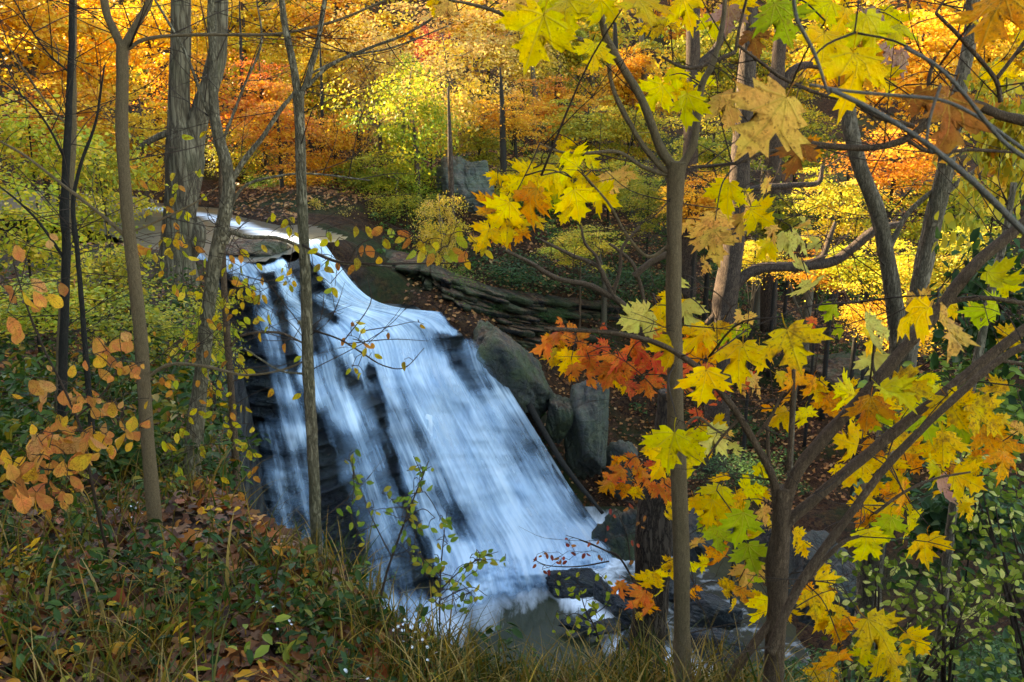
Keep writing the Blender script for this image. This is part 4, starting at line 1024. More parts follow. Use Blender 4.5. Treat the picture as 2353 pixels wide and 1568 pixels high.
tree('fork', 'forked_tree', 'smooth slender trunk with a high fork left of the falls', [
 ('trunk', [(376, 1350, 4.1), (368, 1290), (352, 1150), (338, 1000), (330, 860), (318, 720), (300, 560), (288, 430), (280, 300), (281, 180), (282, 100)], [19, 18, 18, 17, 16, 15, 14.5, 14, 13.5, 13.5, 14]),
 ('branch', [(281, 112), (262, 70), (245, 30), (232, -40)], [11, 10, 9, 9]), ('branch', [(284, 110), (312, 60), (340, 10), (360, -50)], [11, 9, 8.5, 8]),
 ('branch', [(296, 112), (330, 92), (400, 82), (520, 80), (640, 78), (760, 52), (860, 12), (930, -20)], [5, 4.5, 4, 4, 3.5, 3, 2.6, 2]),
 ('branch', [(335, 870), (390, 838), (470, 842), (560, 862), (650, 850), (720, 820)], [5, 4, 4, 3, 2.5, 2]),
 ('branch', [(290, 545), (240, 500), (150, 430), (60, 360), (0, 325)], [5, 4, 3.5, 3, 2.5]), ('branch', [(300, 535), (380, 500), (450, 465), (500, 430)], [3, 2.4, 2, 1.4])], 4.4, 'bark_smooth')
tree('big', 'twin_trunk_tree', 'big grey tree with twin furrowed trunks standing at the stream edge', [
 ('trunk', [(398, 690), (402, 640), (408, 570), (412, 500), (420, 430), (424, 370), (420, 320), (412, 270), (412, 180), (416, 90), (416, 0), (418, -120)], [54, 48, 41, 39, 41, 46, 40, 28, 25, 25, 24, 23]),
 ('trunk', [(432, 400), (440, 350), (452, 290), (474, 220), (492, 160), (502, 100), (508, 0), (512, -100)], [30, 30, 26, 24, 24, 20, 17, 15]),
 ('branch', [(400, 300), (370, 312), (335, 330), (315, 345)], [8, 8, 7, 5]), ('branch', [(392, 360), (376, 366), (360, 372)], [5, 4, 3]),
 ('root', [(380, 600), (366, 650), (352, 690)], [22, 18, 14]), ('root', [(432, 600), (445, 650), (452, 700)], [16, 14, 10]),
 ('burl', [(446, 500), (456, 530), (452, 560), (442, 590)], [10, 18, 18, 10])], 19.5, 'bark_big', sides=20, rough=0.18)
tree('sinuous', 'sinuous_tree', 'winding ridged trunk passing in front of the big twin trunk', [
 ('trunk', [(428, 1330, 4.9), (434, 1250), (444, 1120), (452, 980), (464, 850), (474, 750), (486, 650), (500, 570), (518, 480), (526, 420), (518, 370), (498, 300), (490, 220), (489, 120), (486, 40), (490, -60)], [22, 20, 19, 19, 18.5, 18, 17, 16.5, 16, 15, 14, 13, 11, 10, 10, 9]),
 ('branch', [(524, 430), (560, 370), (600, 320), (640, 260), (680, 210)], [8, 7, 6, 5, 4]), ('branch', [(516, 560), (530, 535), (570, 545), (640, 548), (720, 580), (790, 605), (900, 612)], [8, 6, 5, 4.5, 4, 3.5, 2.5]),
 ('branch', [(497, 290), (470, 240), (430, 130), (380, 40), (350, -10)], [5, 4, 3.5, 3, 2.5]), ('branch', [(510, 330), (560, 200), (600, 100), (590, 0)], [4, 3, 2.5, 2]),
 ('branch', [(520, 500), (560, 430), (640, 405), (720, 400), (850, 415)], [4, 3.4, 3, 2.5, 2])], 5.6, 'bark_ridge')
tree('red_stem', 'slender_tree', 'thin reddish-brown stem just right of the winding trunk', [
 ('trunk', [(558, 1360, 6.2), (552, 1210, 6.2), (545, 1120), (536, 960), (524, 800), (516, 680), (512, 560), (508, 450), (506, 330)], [10.5, 10, 9.5, 8.5, 8, 7.5, 6.5, 5.5, 4]),
 ('branch', [(526, 800), (560, 770), (640, 765), (700, 790)], [4, 3.5, 3, 2])], 6.4, 'bark_red')
tree('middle', 'forked_tree', 'dark ridged sapling trunk with a high fork in front of the falls', [
 ('trunk', [(726, 1440, 3.85), (727, 1380), (728, 1300), (724, 1150), (716, 1000), (708, 850), (704, 700), (698, 550), (692, 400), (688, 280), (686, 210)], [16, 15, 15, 14.5, 14, 13.5, 13, 12.5, 12, 12, 13]),
 ('branch', [(685, 222), (672, 140), (655, 60), (642, -40)], [10, 9, 8, 7.5]), ('branch', [(690, 222), (710, 170), (732, 90), (752, -40)], [8, 7, 6, 5.5]),
 ('branch', [(700, 205), (760, 150), (850, 110), (930, 80), (1010, 30), (1060, -30)], [5, 4, 3.6, 3, 2.6, 2]), ('branch', [(712, 170), (800, 130), (900, 110), (1030, 60)], [3, 2.5, 2.2, 1.6]),
 ('branch', [(700, 780), (690, 740), (684, 745)], [4, 3, 2]), ('branch', [(703, 860), (640, 850), (560, 800)], [3, 2.4, 1.5])], 4.2, 'bark_ridge')
tree('maple_a', 'maple_sapling', 'straight brown maple sapling with yellow leaves, right of the falls', [
 ('trunk', [(1572, 1680, 3.1), (1568, 1500), (1566, 1300), (1560, 1100), (1552, 950), (1550, 800), (1548, 650), (1550, 500), (1554, 400), (1556, 372)], [23, 22, 21, 20, 19.5, 19, 19, 18.5, 20, 22]),
 ('branch', [(1553, 392), (1520, 345), (1498, 290), (1470, 220), (1440, 170), (1405, 110), (1385, 60), (1372, -60)], [13, 12, 11, 10.5, 9.5, 9, 7, 6]),
 ('branch', [(1558, 392), (1590, 340), (1602, 280), (1612, 200), (1640, 140), (1660, 60), (1670, -50)], [11, 10, 9, 8, 7, 6, 5]),
 ('branch', [(1552, 400), (1520, 385), (1475, 330), (1440, 270), (1405, 190), (1395, 90), (1380, 0)], [8, 8, 7, 6, 5, 4, 3.5]),
 ('branch', [(1540, 405), (1480, 385), (1420, 350), (1350, 352), (1290, 350), (1240, 330)], [6, 5, 4.5, 4, 3, 2]),
 ('branch', [(1410, 120), (1330, 90), (1240, 70), (1120, 20), (1030, 0)], [5, 5, 4.5, 4, 3]),
 ('branch', [(1545, 560), (1490, 590), (1440, 540), (1400, 470), (1340, 400)], [5, 4, 3.5, 3, 2]),
 ('branch', [(1556, 1000), (1600, 960), (1640, 985), (1680, 1010)], [4, 3.5, 3, 2])], 3.25, 'bark_smooth')
tree('maple_b', 'maple_sapling', 'brown multi-stemmed maple leaning in from the lower right', [
 ('trunk', [(1772, 1700, 3.0), (1778, 1520), (1788, 1380), (1792, 1260), (1796, 1180), (1800, 1120)], [26, 25, 23, 22, 22, 19]),
 ('limb', [(1798, 1190), (1828, 1090), (1900, 1000), (1990, 905), (2080, 800), (2150, 720), (2240, 610), (2320, 540), (2400, 470)], [19, 18, 18, 17, 17, 17, 16, 15, 14]),
 ('limb', [(1802, 1210), (1850, 1165), (1950, 1080), (2060, 990), (2160, 910), (2260, 830), (2370, 745)], [16, 16, 15, 15, 14, 13, 13]),
 ('limb', [(1770, 1500, 2.8), (1800, 1420, 2.8), (1860, 1310, 2.8), (1940, 1200, 2.8), (2030, 1080, 2.8), (2120, 985, 2.8), (2210, 900, 2.8), (2300, 825, 2.8), (2370, 790, 2.8)], [15, 13, 12, 11.5, 11, 10, 10, 9, 9]),
 ('limb', [(1792, 1150), (1768, 1080), (1730, 1010), (1680, 930), (1620, 860), (1560, 815), (1500, 785), (1400, 765), (1250, 755)], [12, 11, 10, 9.5, 9, 8, 6.5, 6, 5]),
 ('branch', [(1785, 1200), (1776, 1120), (1766, 1050), (1764, 980)], [6, 5.5, 5, 4]), ('branch', [(1812, 1080), (1818, 980), (1822, 900), (1824, 850)], [6, 6, 5.5, 4.5]),
 ('branch', [(1640, 1640), (1690, 1540), (1740, 1470), (1778, 1420)], [13, 12, 11, 10]),
 ('branch', [(1850, 1340), (1900, 1280), (1940, 1245), (1975, 1232)], [6, 6, 5, 4]), ('branch', [(2150, 725), (2180, 695), (2260, 685), (2370, 700)], [7, 6.5, 6, 5]),
 ('branch', [(2020, 890), (2005, 830), (2020, 770)], [4, 3.5, 2.5]), ('branch', [(2230, 855), (2290, 830), (2370, 840)], [6, 5, 4]),
 ('branch', [(2010, 1180), (2080, 1130), (2150, 1100), (2230, 1085)], [4, 3.5, 3, 2.2]), ('branch', [(1740, 1000), (1770, 960), (1800, 900)], [4.5, 4, 3]),
 ('branch', [(1700, 960), (1655, 1010), (1620, 1060)], [4, 3, 2.2])], 3.1, 'bark_red')
tree('overhang', 'maple_branch', 'tangled bare maple boughs reaching in from the upper right with hanging brown leaves', [
 ('trunk', [(2990, 1900, 3.9), (2940, 1300, 3.8), (2800, 720, 3.6), (2600, 400, 3.5), (2420, 300), (2300, 265), (2230, 240), (2150, 270), (2080, 320), (2000, 340), (1900, 335), (1830, 320), (1780, 280), (1735, 215)], [34, 30, 24, 17, 13, 12, 11, 9, 8, 7.5, 6.5, 6, 5, 4]),
 ('branch', [(2100, 290), (2020, 270), (1960, 235), (1880, 215), (1800, 180), (1730, 130), (1690, 100)], [6, 5.5, 5, 4.5, 4, 3.5, 3]),
 ('branch', [(2110, 300), (2130, 250), (2135, 180), (2150, 130)], [5.5, 5, 5, 3.5]), ('branch', [(2300, 235), (2285, 180), (2210, 90), (2150, 30)], [6, 5.5, 5, 4]),
 ('branch', [(2290, 180), (2330, 130), (2380, 60)], [5, 4.5, 4]), ('branch', [(2080, 320), (2140, 350), (2230, 345), (2330, 350)], [5, 4.5, 4, 3]),
 ('branch', [(1690, 120), (1620, 150), (1570, 155), (1520, 130)], [5, 4.5, 4, 3]), ('branch', [(1690, 120), (1700, 60), (1720, -20)], [4, 3.5, 3]), ('branch', [(2150, 30), (2180, -10), (2230, -40)], [3, 3, 2]),
 ('branch', [(1900, 335), (1840, 345), (1760, 350), (1690, 375), (1590, 385)], [5, 5, 5, 4.5, 4])], 3.4, 'bark_red')
for k, (pts, rad, Y, lab) in enumerate([
 ([(1822, -40), (1830, 40), (1870, 120), (1898, 200), (1905, 215)], [5, 5, 5, 4, 3], 1.5, 'soft pale grey twig curving down from the top, very near'),
 ([(1905, 205), (2000, 250), (2100, 310), (2180, 370), (2260, 440), (2340, 520), (2420, 600)], [6, 6.5, 7, 8, 9, 9, 9], 1.5, 'thick pale grey twig slanting to the right edge, very near'),
 ([(1860, 195), (1950, 210), (2060, 220), (2160, 230), (2240, 265), (2320, 320), (2400, 380)], [4, 4, 4.5, 4.5, 5, 5, 5], 1.6, 'pale grey twig crossing level behind the brown hanging leaf'),
 ([(2080, 110), (2150, 150), (2210, 210), (2300, 320), (2380, 380)], [5, 5, 6, 6, 6], 1.55, 'pale grey twig descending from the spotted leaves to the right edge'),
 ([(2162, 195), (2140, 260), (2130, 320), (2140, 352)], [4, 4, 4.5, 5], 1.5, 'short pale grey twig hanging before the brown leaf')]):
    t = thing('dead_twig', P(*pts[-1], Y), lab, 'twig', 'pale dead twigs close to the viewer')
    tube_obj('stem', px_path(pts, Y), np.array(rad) * Y / F0 * 0.85, M['twig_grey'], t, 8, 0.08, k)
tree('twin_right', 'twin_trunk_tree', 'grey twin-stemmed tree on the right bank below the orange canopy', [
 ('trunk', [(1976, 1660, 8.1), (1985, 1480, 8.2), (1992, 1400), (2005, 1250), (2025, 1080), (2055, 940), (2072, 860), (2078, 780)], [36, 33, 30, 28, 27, 28, 30, 32]),
 ('stem', [(2068, 800), (2056, 700), (2040, 600), (2020, 500), (1985, 410), (1962, 330), (1950, 250), (1945, 120)], [23, 21, 20, 19, 18, 17, 16, 14]),
 ('stem', [(2086, 800), (2105, 700), (2125, 600), (2150, 490), (2170, 400), (2186, 300), (2205, 200), (2228, 90), (2240, -60)], [24, 23, 23, 21, 20, 19, 19, 16, 15]),
 ('branch', [(2165, 450), (2230, 400), (2300, 370), (2400, 350)], [7, 6, 5, 4]), ('branch', [(2040, 580), (2080, 500), (2130, 450), (2160, 430)], [7, 6, 5.5, 5])], 8.4, 'bark_pale', sides=16)
tree('broken', 'broken_tree', 'thick broken grey trunk right of the main maple sapling', [
 ('trunk', [(1640, 1080), (1650, 900), (1660, 780), (1668, 700), (1680, 600), (1694, 480), (1700, 400), (1706, 300), (1715, 180), (1720, 60), (1724, -60)], [34, 32, 30, 28, 27, 25, 24, 23, 22, 20, 18]),
 ('limb', [(1625, 745), (1660, 705), (1700, 645), (1745, 618), (1830, 612), (1910, 602), (1960, 570), (2010, 530), (2070, 515)], [9, 11, 14, 15, 13, 14, 14, 12, 9]),
 ('limb', [(1790, 612), (1850, 606), (1890, 590), (1905, 550), (1920, 510)], [10, 9, 8, 7, 5]), ('limb', [(1700, 440), (1760, 430), (1830, 425), (1880, 420), (1890, 380)], [9, 8.5, 8, 7, 5])], 30, 'bark_shag', sides=14, rough=0.2)
tree('back_pair', 'bare_tree', 'tall dark trunk behind the upper right maple stems', [
 ('trunk', [(1580, 700), (1585, 400), (1590, 250), (1592, 120), (1596, -60)], [21, 20, 18, 17, 15]), ('branch', [(1592, 160), (1640, 120), (1680, 40)], [12, 10, 8])], 44, 'bark_shag')
tree('back_trunk', 'bare_tree', 'grey forked trunk behind the green leaf at the upper right', [
 ('trunk', [(1764, 760), (1770, 560), (1780, 350), (1786, 220), (1790, 120), (1800, 0)], [21, 20, 19, 20, 16, 14]), ('branch', [(1788, 210), (1820, 165), (1850, 150), (1890, 155)], [14, 11, 9, 6])], 46, 'bark_shag')
tree('pole', 'bare_tree', 'pale greenish bare trunk beyond the arching dead limb', [('trunk', [(1732, 830), (1738, 720), (1744, 640), (1748, 560), (1752, 480), (1756, 380)], [13, 12, 11, 10, 9, 6])], 48, 'bark')
tree('snag', 'bare_tree', 'slim grey snag with a broken top between the leaf clusters', [('trunk', [(1846, 860), (1856, 700), (1862, 620), (1868, 540)], [10, 10, 10, 8]), ('branch', [(1856, 745), (1830, 700), (1815, 650)], [4, 3, 2]), ('branch', [(1864, 545), (1882, 530), (1910, 510)], [5, 4, 3])], 44, 'bark_pale')
tree('snag_low', 'bare_tree', 'thin straight grey sapling stem rising beside the lower maple', [('trunk', [(1786, 1640), (1796, 1400), (1812, 1180), (1816, 1050), (1822, 940), (1826, 880)], [8, 8, 7, 7, 7, 6])], 3.6, 'bark_pale')
tree('shaggy', 'shaggy_tree', 'thick dark shaggy trunk in the gorge left of the slender maple', [
 ('trunk', [(1462, 1800), (1470, 1680), (1480, 1550), (1492, 1420), (1502, 1300), (1512, 1200), (1522, 1100), (1530, 1000), (1536, 900)], [54, 50, 44, 42, 40, 36, 30, 26, 22])], 8.0, 'bark_shag', sides=18, rough=0.25)
tree('right_stems', 'slender_tree', 'slim bluish stem at the right edge behind the diagonal limb', [('trunk', [(2150, 1640), (2180, 1250), (2230, 900), (2255, 780), (2280, 660), (2310, 540), (2330, 420)], [12, 11, 10, 10, 9, 8, 7])], 6.0, 'bark_pale')
tree('sumac', 'bare_shrub', 'reddish bare-branched shrub spreading before the dark ledges', [
 ('trunk', [(1562, 1660), (1560, 1200), (1550, 950), (1530, 860), (1490, 780), (1440, 710), (1405, 680)], [13, 13, 12, 11, 10, 9, 8]), ('branch', [(1405, 682), (1350, 655), (1280, 640), (1220, 605), (1160, 575)], [8, 7, 6, 5, 4]),
 ('branch', [(1408, 680), (1390, 640), (1370, 610), (1310, 585), (1240, 550)], [7, 6, 5, 4.5, 3]), ('branch', [(1380, 625), (1370, 590), (1345, 560), (1335, 520)], [5, 4, 3.5, 2.5]),
 ('branch', [(1408, 676), (1425, 620), (1430, 570), (1470, 520)], [5, 4.5, 4, 3]), ('branch', [(1470, 780), (1480, 700), (1460, 620), (1440, 590), (1400, 560)], [6, 5, 4.5, 4, 3]),
 ('branch', [(1455, 635), (1500, 600), (1545, 580)], [8, 8, 8])], 9.5, 'bark_red')

# ------------------------------------------------------------------ single leaves
HALF = [(0, 0), (0.08, -0.08), (0.22, -0.10), (0.37, -0.07), (0.31, 0.04), (0.52, 0.08), (0.43, 0.19), (0.70, 0.26), (0.57, 0.34), (0.76, 0.51), (0.53, 0.465), (0.50, 0.53), (0.38, 0.475), (0.19, 0.405),
        (0.20, 0.56), (0.36, 0.72), (0.19, 0.72), (0.16, 0.87), (0.075, 0.85), (0, 1.06)]
def leaf_mesh(name, outline_half, center, seed, droop, fold, wave, petiole=0.35):
    r = np.random.default_rng(seed)
    h = np.array(outline_half, float)
    left = h[1:-1][::-1] * np.array([-1, 1])
    o = np.vstack([h, left]); o = o + r.normal(size=o.shape) * 0.012 * (np.arange(len(o)) > 0)[:, None]
    c = np.array(center)
    n = len(o)
    rings = [c + (o - c) * f for f in (1.0, 0.66, 0.33)]
    P2 = np.vstack(rings + [c[None]])
    d2 = (P2[:, 1] - 0.1)
    z = -droop * np.maximum(d2, 0) ** 2 + fold * np.abs(P2[:, 0]) - 0.5 * droop * P2[:, 0] ** 2
    z = z + wave * (fbm(P2[:, 0] * 2.3 + seed, P2[:, 1] * 2.3, seed, 2) - 0.5)
    V = np.column_stack([P2, z])
    i = np.arange(n); j = (i + 1) % n
    F = [np.vstack([np.stack([i, j, n + j, n + i], 1), np.stack([n + i, n + j, 2 * n + j, 2 * n + i], 1)]), np.stack([2 * n + i, 2 * n + j, np.full(n, 3 * n)], 1)]
    if petiole:
        pv, pf = tube_np(catmull([(0, 0.02, z[0]), (0.02, -petiole * 0.5, 0.03), (0.0, -petiole, 0.10)], 5), [0.010, 0.009, 0.010, 0.011, 0.012], 4)
        V, F = join_np([(V, F), (pv, pf)])
    return mesh_np(name, V, F, smooth_shade=True)

MAPLE = [leaf_mesh('leaf', HALF, (0, 0.32), 200 + k, dr, fo, wa) for k, (dr, fo, wa) in enumerate([(0.35, 0.12, 0.25), (0.6, 0.28, 0.35), (0.2, -0.18, 0.3), (0.8, 0.05, 0.45), (0.45, 0.5, 0.35), (0.15, 0.08, 0.2), (0.9, 0.3, 0.4), (-0.3, 0.2, 0.3)])]
OVAL_H = [(0, 0), (0.10, 0.06), (0.21, 0.2), (0.27, 0.4), (0.26, 0.58), (0.18, 0.78), (0.08, 0.92), (0, 1.0)]
OVAL = [leaf_mesh('leaf', OVAL_H, (0, 0.45), 220 + k, dr, fo, wa, 0.12) for k, (dr, fo, wa) in enumerate([(0.25, 0.2, 0.1), (0.6, 0.3, 0.12), (0.1, 0.5, 0.1), (0.4, -0.1, 0.14)])]
BROAD_H = [(0, 0), (0.08, 0.06), (0.22, 0.25), (0.32, 0.48), (0.33, 0.66), (0.24, 0.84), (0.10, 0.95), (0, 1.0)]
BROAD = [leaf_mesh('leaf', BROAD_H, (0, 0.5), 230 + k, dr, fo, wa, 0.08) for k, (dr, fo, wa) in enumerate([(0.3, 0.15, 0.12), (0.5, 0.25, 0.15), (0.1, 0.35, 0.1), (0.6, -0.05, 0.2)])]

CAM_R = np.array([1.0, 0, 0]); CAM_U = np.array([0, math.sin(PITCH), math.cos(PITCH)]); CAM_F = np.array([0, math.cos(PITCH), -math.sin(PITCH)])
def put_leaf(parent, me, mat, pos, length, ang, tilt, roll, color, blem, center=0.4):
    """Leaf whose blade centre is at pos; tip direction ang (degrees, 0 = rightwards, -90 = down), blade leaning by tilt and turned by roll."""
    a = math.radians(ang)
    t = math.cos(a) * CAM_R + math.sin(a) * CAM_U
    nrm = -CAM_F
    b = np.cross(t, nrm)
    tl, rl = math.radians(tilt), math.radians(roll)
    t2 = t * math.cos(tl) - nrm * -math.sin(tl) * -1 if False else t * math.cos(tl) + nrm * math.sin(tl)
    n2 = nrm * math.cos(tl) - t * math.sin(tl)
    b2 = b * math.cos(rl) + n2 * math.sin(rl)
    n3 = n2 * math.cos(rl) - b * math.sin(rl)
    m = Matrix(((b2[0], t2[0], n3[0]), (b2[1], t2[1], n3[1]), (b2[2], t2[2], n3[2])))
    # x axis = b2 must give a right-handed frame
    if m.determinant() < 0:
        m = Matrix(((-b2[0], t2[0], n3[0]), (-b2[1], t2[1], n3[1]), (-b2[2], t2[2], n3[2])))
    base = np.asarray(pos) - t2 * length * center
    origin = np.array(parent.location) if parent.parent is None else 0.0     # limbs are modelled in world space
    o = obj('leaf', me, mat, parent, loc=tuple(base - origin))
    o.rotation_euler = m.to_euler(); o.scale = (length,) * 3
    o.color = (*color, blem)
    return base - t2 * length * 0.33, o

def twig_net(key, ends, name='twigs', mat='twig', r0=0.0022, maxlen=3.0):
    """Thin twigs that join every leaf stalk to the nearest bough (or to a twig already there)."""
    t, pts = ANCH[key]
    tree_p = [p for p in pts]; todo = [np.asarray(e) for e in ends]; parts = []
    TP = np.array(tree_p); D = np.array(todo)
    if not len(D): return
    best = np.full(len(D), 1e9); bi = np.zeros(len(D), int)
    dd = np.linalg.norm(D[:, None] - TP[None], axis=2); bi = dd.argmin(1); best = dd.min(1)
    src = TP.copy(); left = np.ones(len(D), bool)
    for _ in range(len(D)):
        k = np.where(left, best, 1e9).argmin()
        a = src[bi[k]]; e = D[k]; L = np.linalg.norm(e - a)
        left[k] = False
        if L > maxlen: continue
        mid = (a + e) / 2 + np.array([0, 0, 0.10 * L]) + rng.normal(size=3) * 0.05 * L
        pp = catmull([a, mid, e], 8)
        parts.append(tube_np(pp, np.linspace(r0 * (1 + min(L, 1.0) * 1.2), r0 * 0.8, 8), 5))
        base_i = len(src); src = np.vstack([src, pp[2:]])
        d2 = np.linalg.norm(D[:, None] - pp[None, 2:], axis=2); m = d2.min(1); am = d2.argmin(1)
        up = m < best; best = np.where(up, m, best); bi = np.where(up, base_i + am, bi)
    if parts:
        V, Fq = join_np(parts)
        obj(name, mesh_np(name, V, Fq, smooth_shade=True), M[mat], t)['kind'] = 'stuff'

CL = {'y': (0.95, 0.53, 0.008), 'b': (0.98, 0.63, 0.008), 'g': (0.42, 0.46, 0.01), 'l': (0.82, 0.62, 0.008), 't': (0.86, 0.44, 0.08), 'o': (0.90, 0.31, 0.008), 'n': (0.44, 0.15, 0.025), 'r': (0.76, 0.12, 0.035), 'q': (0.84, 0.21, 0.03), 'p': (0.62, 0.30, 0.22), 'k': (0.42, 0.22, 0.16), 'e': (0.70, 0.58, 0.12)}
BL = {'y': 0.45, 'b': 0.25, 'g': 0.15, 'l': 0.25, 't': 0.5, 'o': 0.6, 'n': 0.9, 'r': 0.4, 'q': 0.4, 'p': 0.05, 'k': 0.4, 'e': 0.4}
# px, py, size, colour[, tip angle, tilt, roll]
LEAF_A = [(1232, 82, 150, 'b', -110, 0, 0), (1300, 35, 125, 'b'), (1365, 128, 88, 'b', -95), (1480, 20, 115, 'y'), (1205, 15, 90, 't', -125, 0, 50), (1020, 12, 62, 't'), (1400, 20, 90, 'b'),
 (1578, 250, 92, 'l', -95), (1505, 222, 88, 'l', -125), (1552, 180, 55, 'l', -80), (1612, 190, 52, 'l'), (1540, 215, 60, 'y'), (1580, 20, 80, 'y'), (1520, 50, 70, 'y'),
 (1305, 368, 90, 'l', 160, 50, 20), (1205, 410, 85, 'b', -140, 20, 20), (1258, 405, 80, 'b', -130, 30, 0), (1299, 420, 62, 'b'), (1339, 412, 68, 'b', -100), (1410, 420, 78, 't', -40), (1435, 398, 48, 't', 0, 40), (1215, 467, 108, 'o', -115), (1262, 454, 58, 'g', -110), (1328, 468, 95, 'b', -75), (1390, 455, 80, 'b', -50),
 (1127, 480, 85, 'o', -140, 20), (1154, 490, 90, 'b', -125), (1168, 520, 90, 'y', -100), (1117, 542, 70, 'y', -115), (1160, 545, 60, 'o', -80), (1235, 512, 50, 'y'), (1196, 536, 45, 'o'), (1300, 490, 60, 'b'), (1180, 430, 60, 'y'), (1360, 430, 60, 'y'), (1240, 440, 70, 'y'),
 (1470, 735, 90, 'e', -140, 20, 20), (1534, 722, 85, 'y', -60), (1540, 808, 88, 'y', -100), (1512, 760, 60, 'y'), (1540, 1030, 108, 'l', -105), (1580, 1075, 78, 'l', -80), (1520, 1068, 80, 'y', -120), (1500, 1030, 60, 'y', -160, 30), (1589, 1024, 85, 'l', -60), (1646, 1008, 78, 'e', -40, 20), (1620, 1000, 60, 'y'),
 (1248, 797, 60, 'q', -140), (1278, 777, 50, 'q', -120), (1275, 819, 60, 'y', -110), (1305, 828, 66, 'y', -100), (1332, 783, 54, 'q', -60), (1362, 814, 50, 'r', -45), (1356, 845, 52, 'q', -80), (1396, 830, 60, 'q', -120), (1399, 866, 70, 'q', -110), (1426, 842, 58, 'r', -60), (1446, 890, 54, 'r', -70),
 (1473, 809, 70, 'r', -30), (1490, 892, 54, 'q', -80), (1514, 838, 60, 'r', -60), (1480, 852, 42, 'r', -90), (1503, 872, 45, 'r', -40), (1514, 773, 48, 'q', 10), (1300, 760, 45, 'q', 150), (1340, 815, 50, 'q', -90), (1420, 870, 50, 'y', -100), (1450, 800, 50, 'q', -150, 30), (1320, 850, 45, 'q', -70), (1385, 800, 45, 'r', -150), (1440, 850, 45, 'q', -90),
 (1393, 1118, 46, 'o', -150), (1420, 1088, 46, 'q', -140, 20), (1433, 1128, 42, 'o', -100), (1466, 1135, 42, 'y', -80), (1483, 1101, 50, 'q', -60), (1453, 1061, 42, 'q', -150, 30), (1534, 1118, 46, 'q', -70), (1500, 1075, 40, 'r'), (1470, 1085, 40, 'o'), (1410, 1105, 35, 'r'), (1510, 1130, 40, 'q'),
 (1423, 1353, 46, 'q', -100), (1490, 1340, 66, 'y', -115), (1470, 1378, 60, 'q', -120), (1490, 1396, 44, 'o', -80), (1537, 1300, 44, 'y', -150), (1510, 1330, 50, 'b', -70), (1540, 1189, 50, 'y', 170, 30), (1545, 900, 40, 'r')]
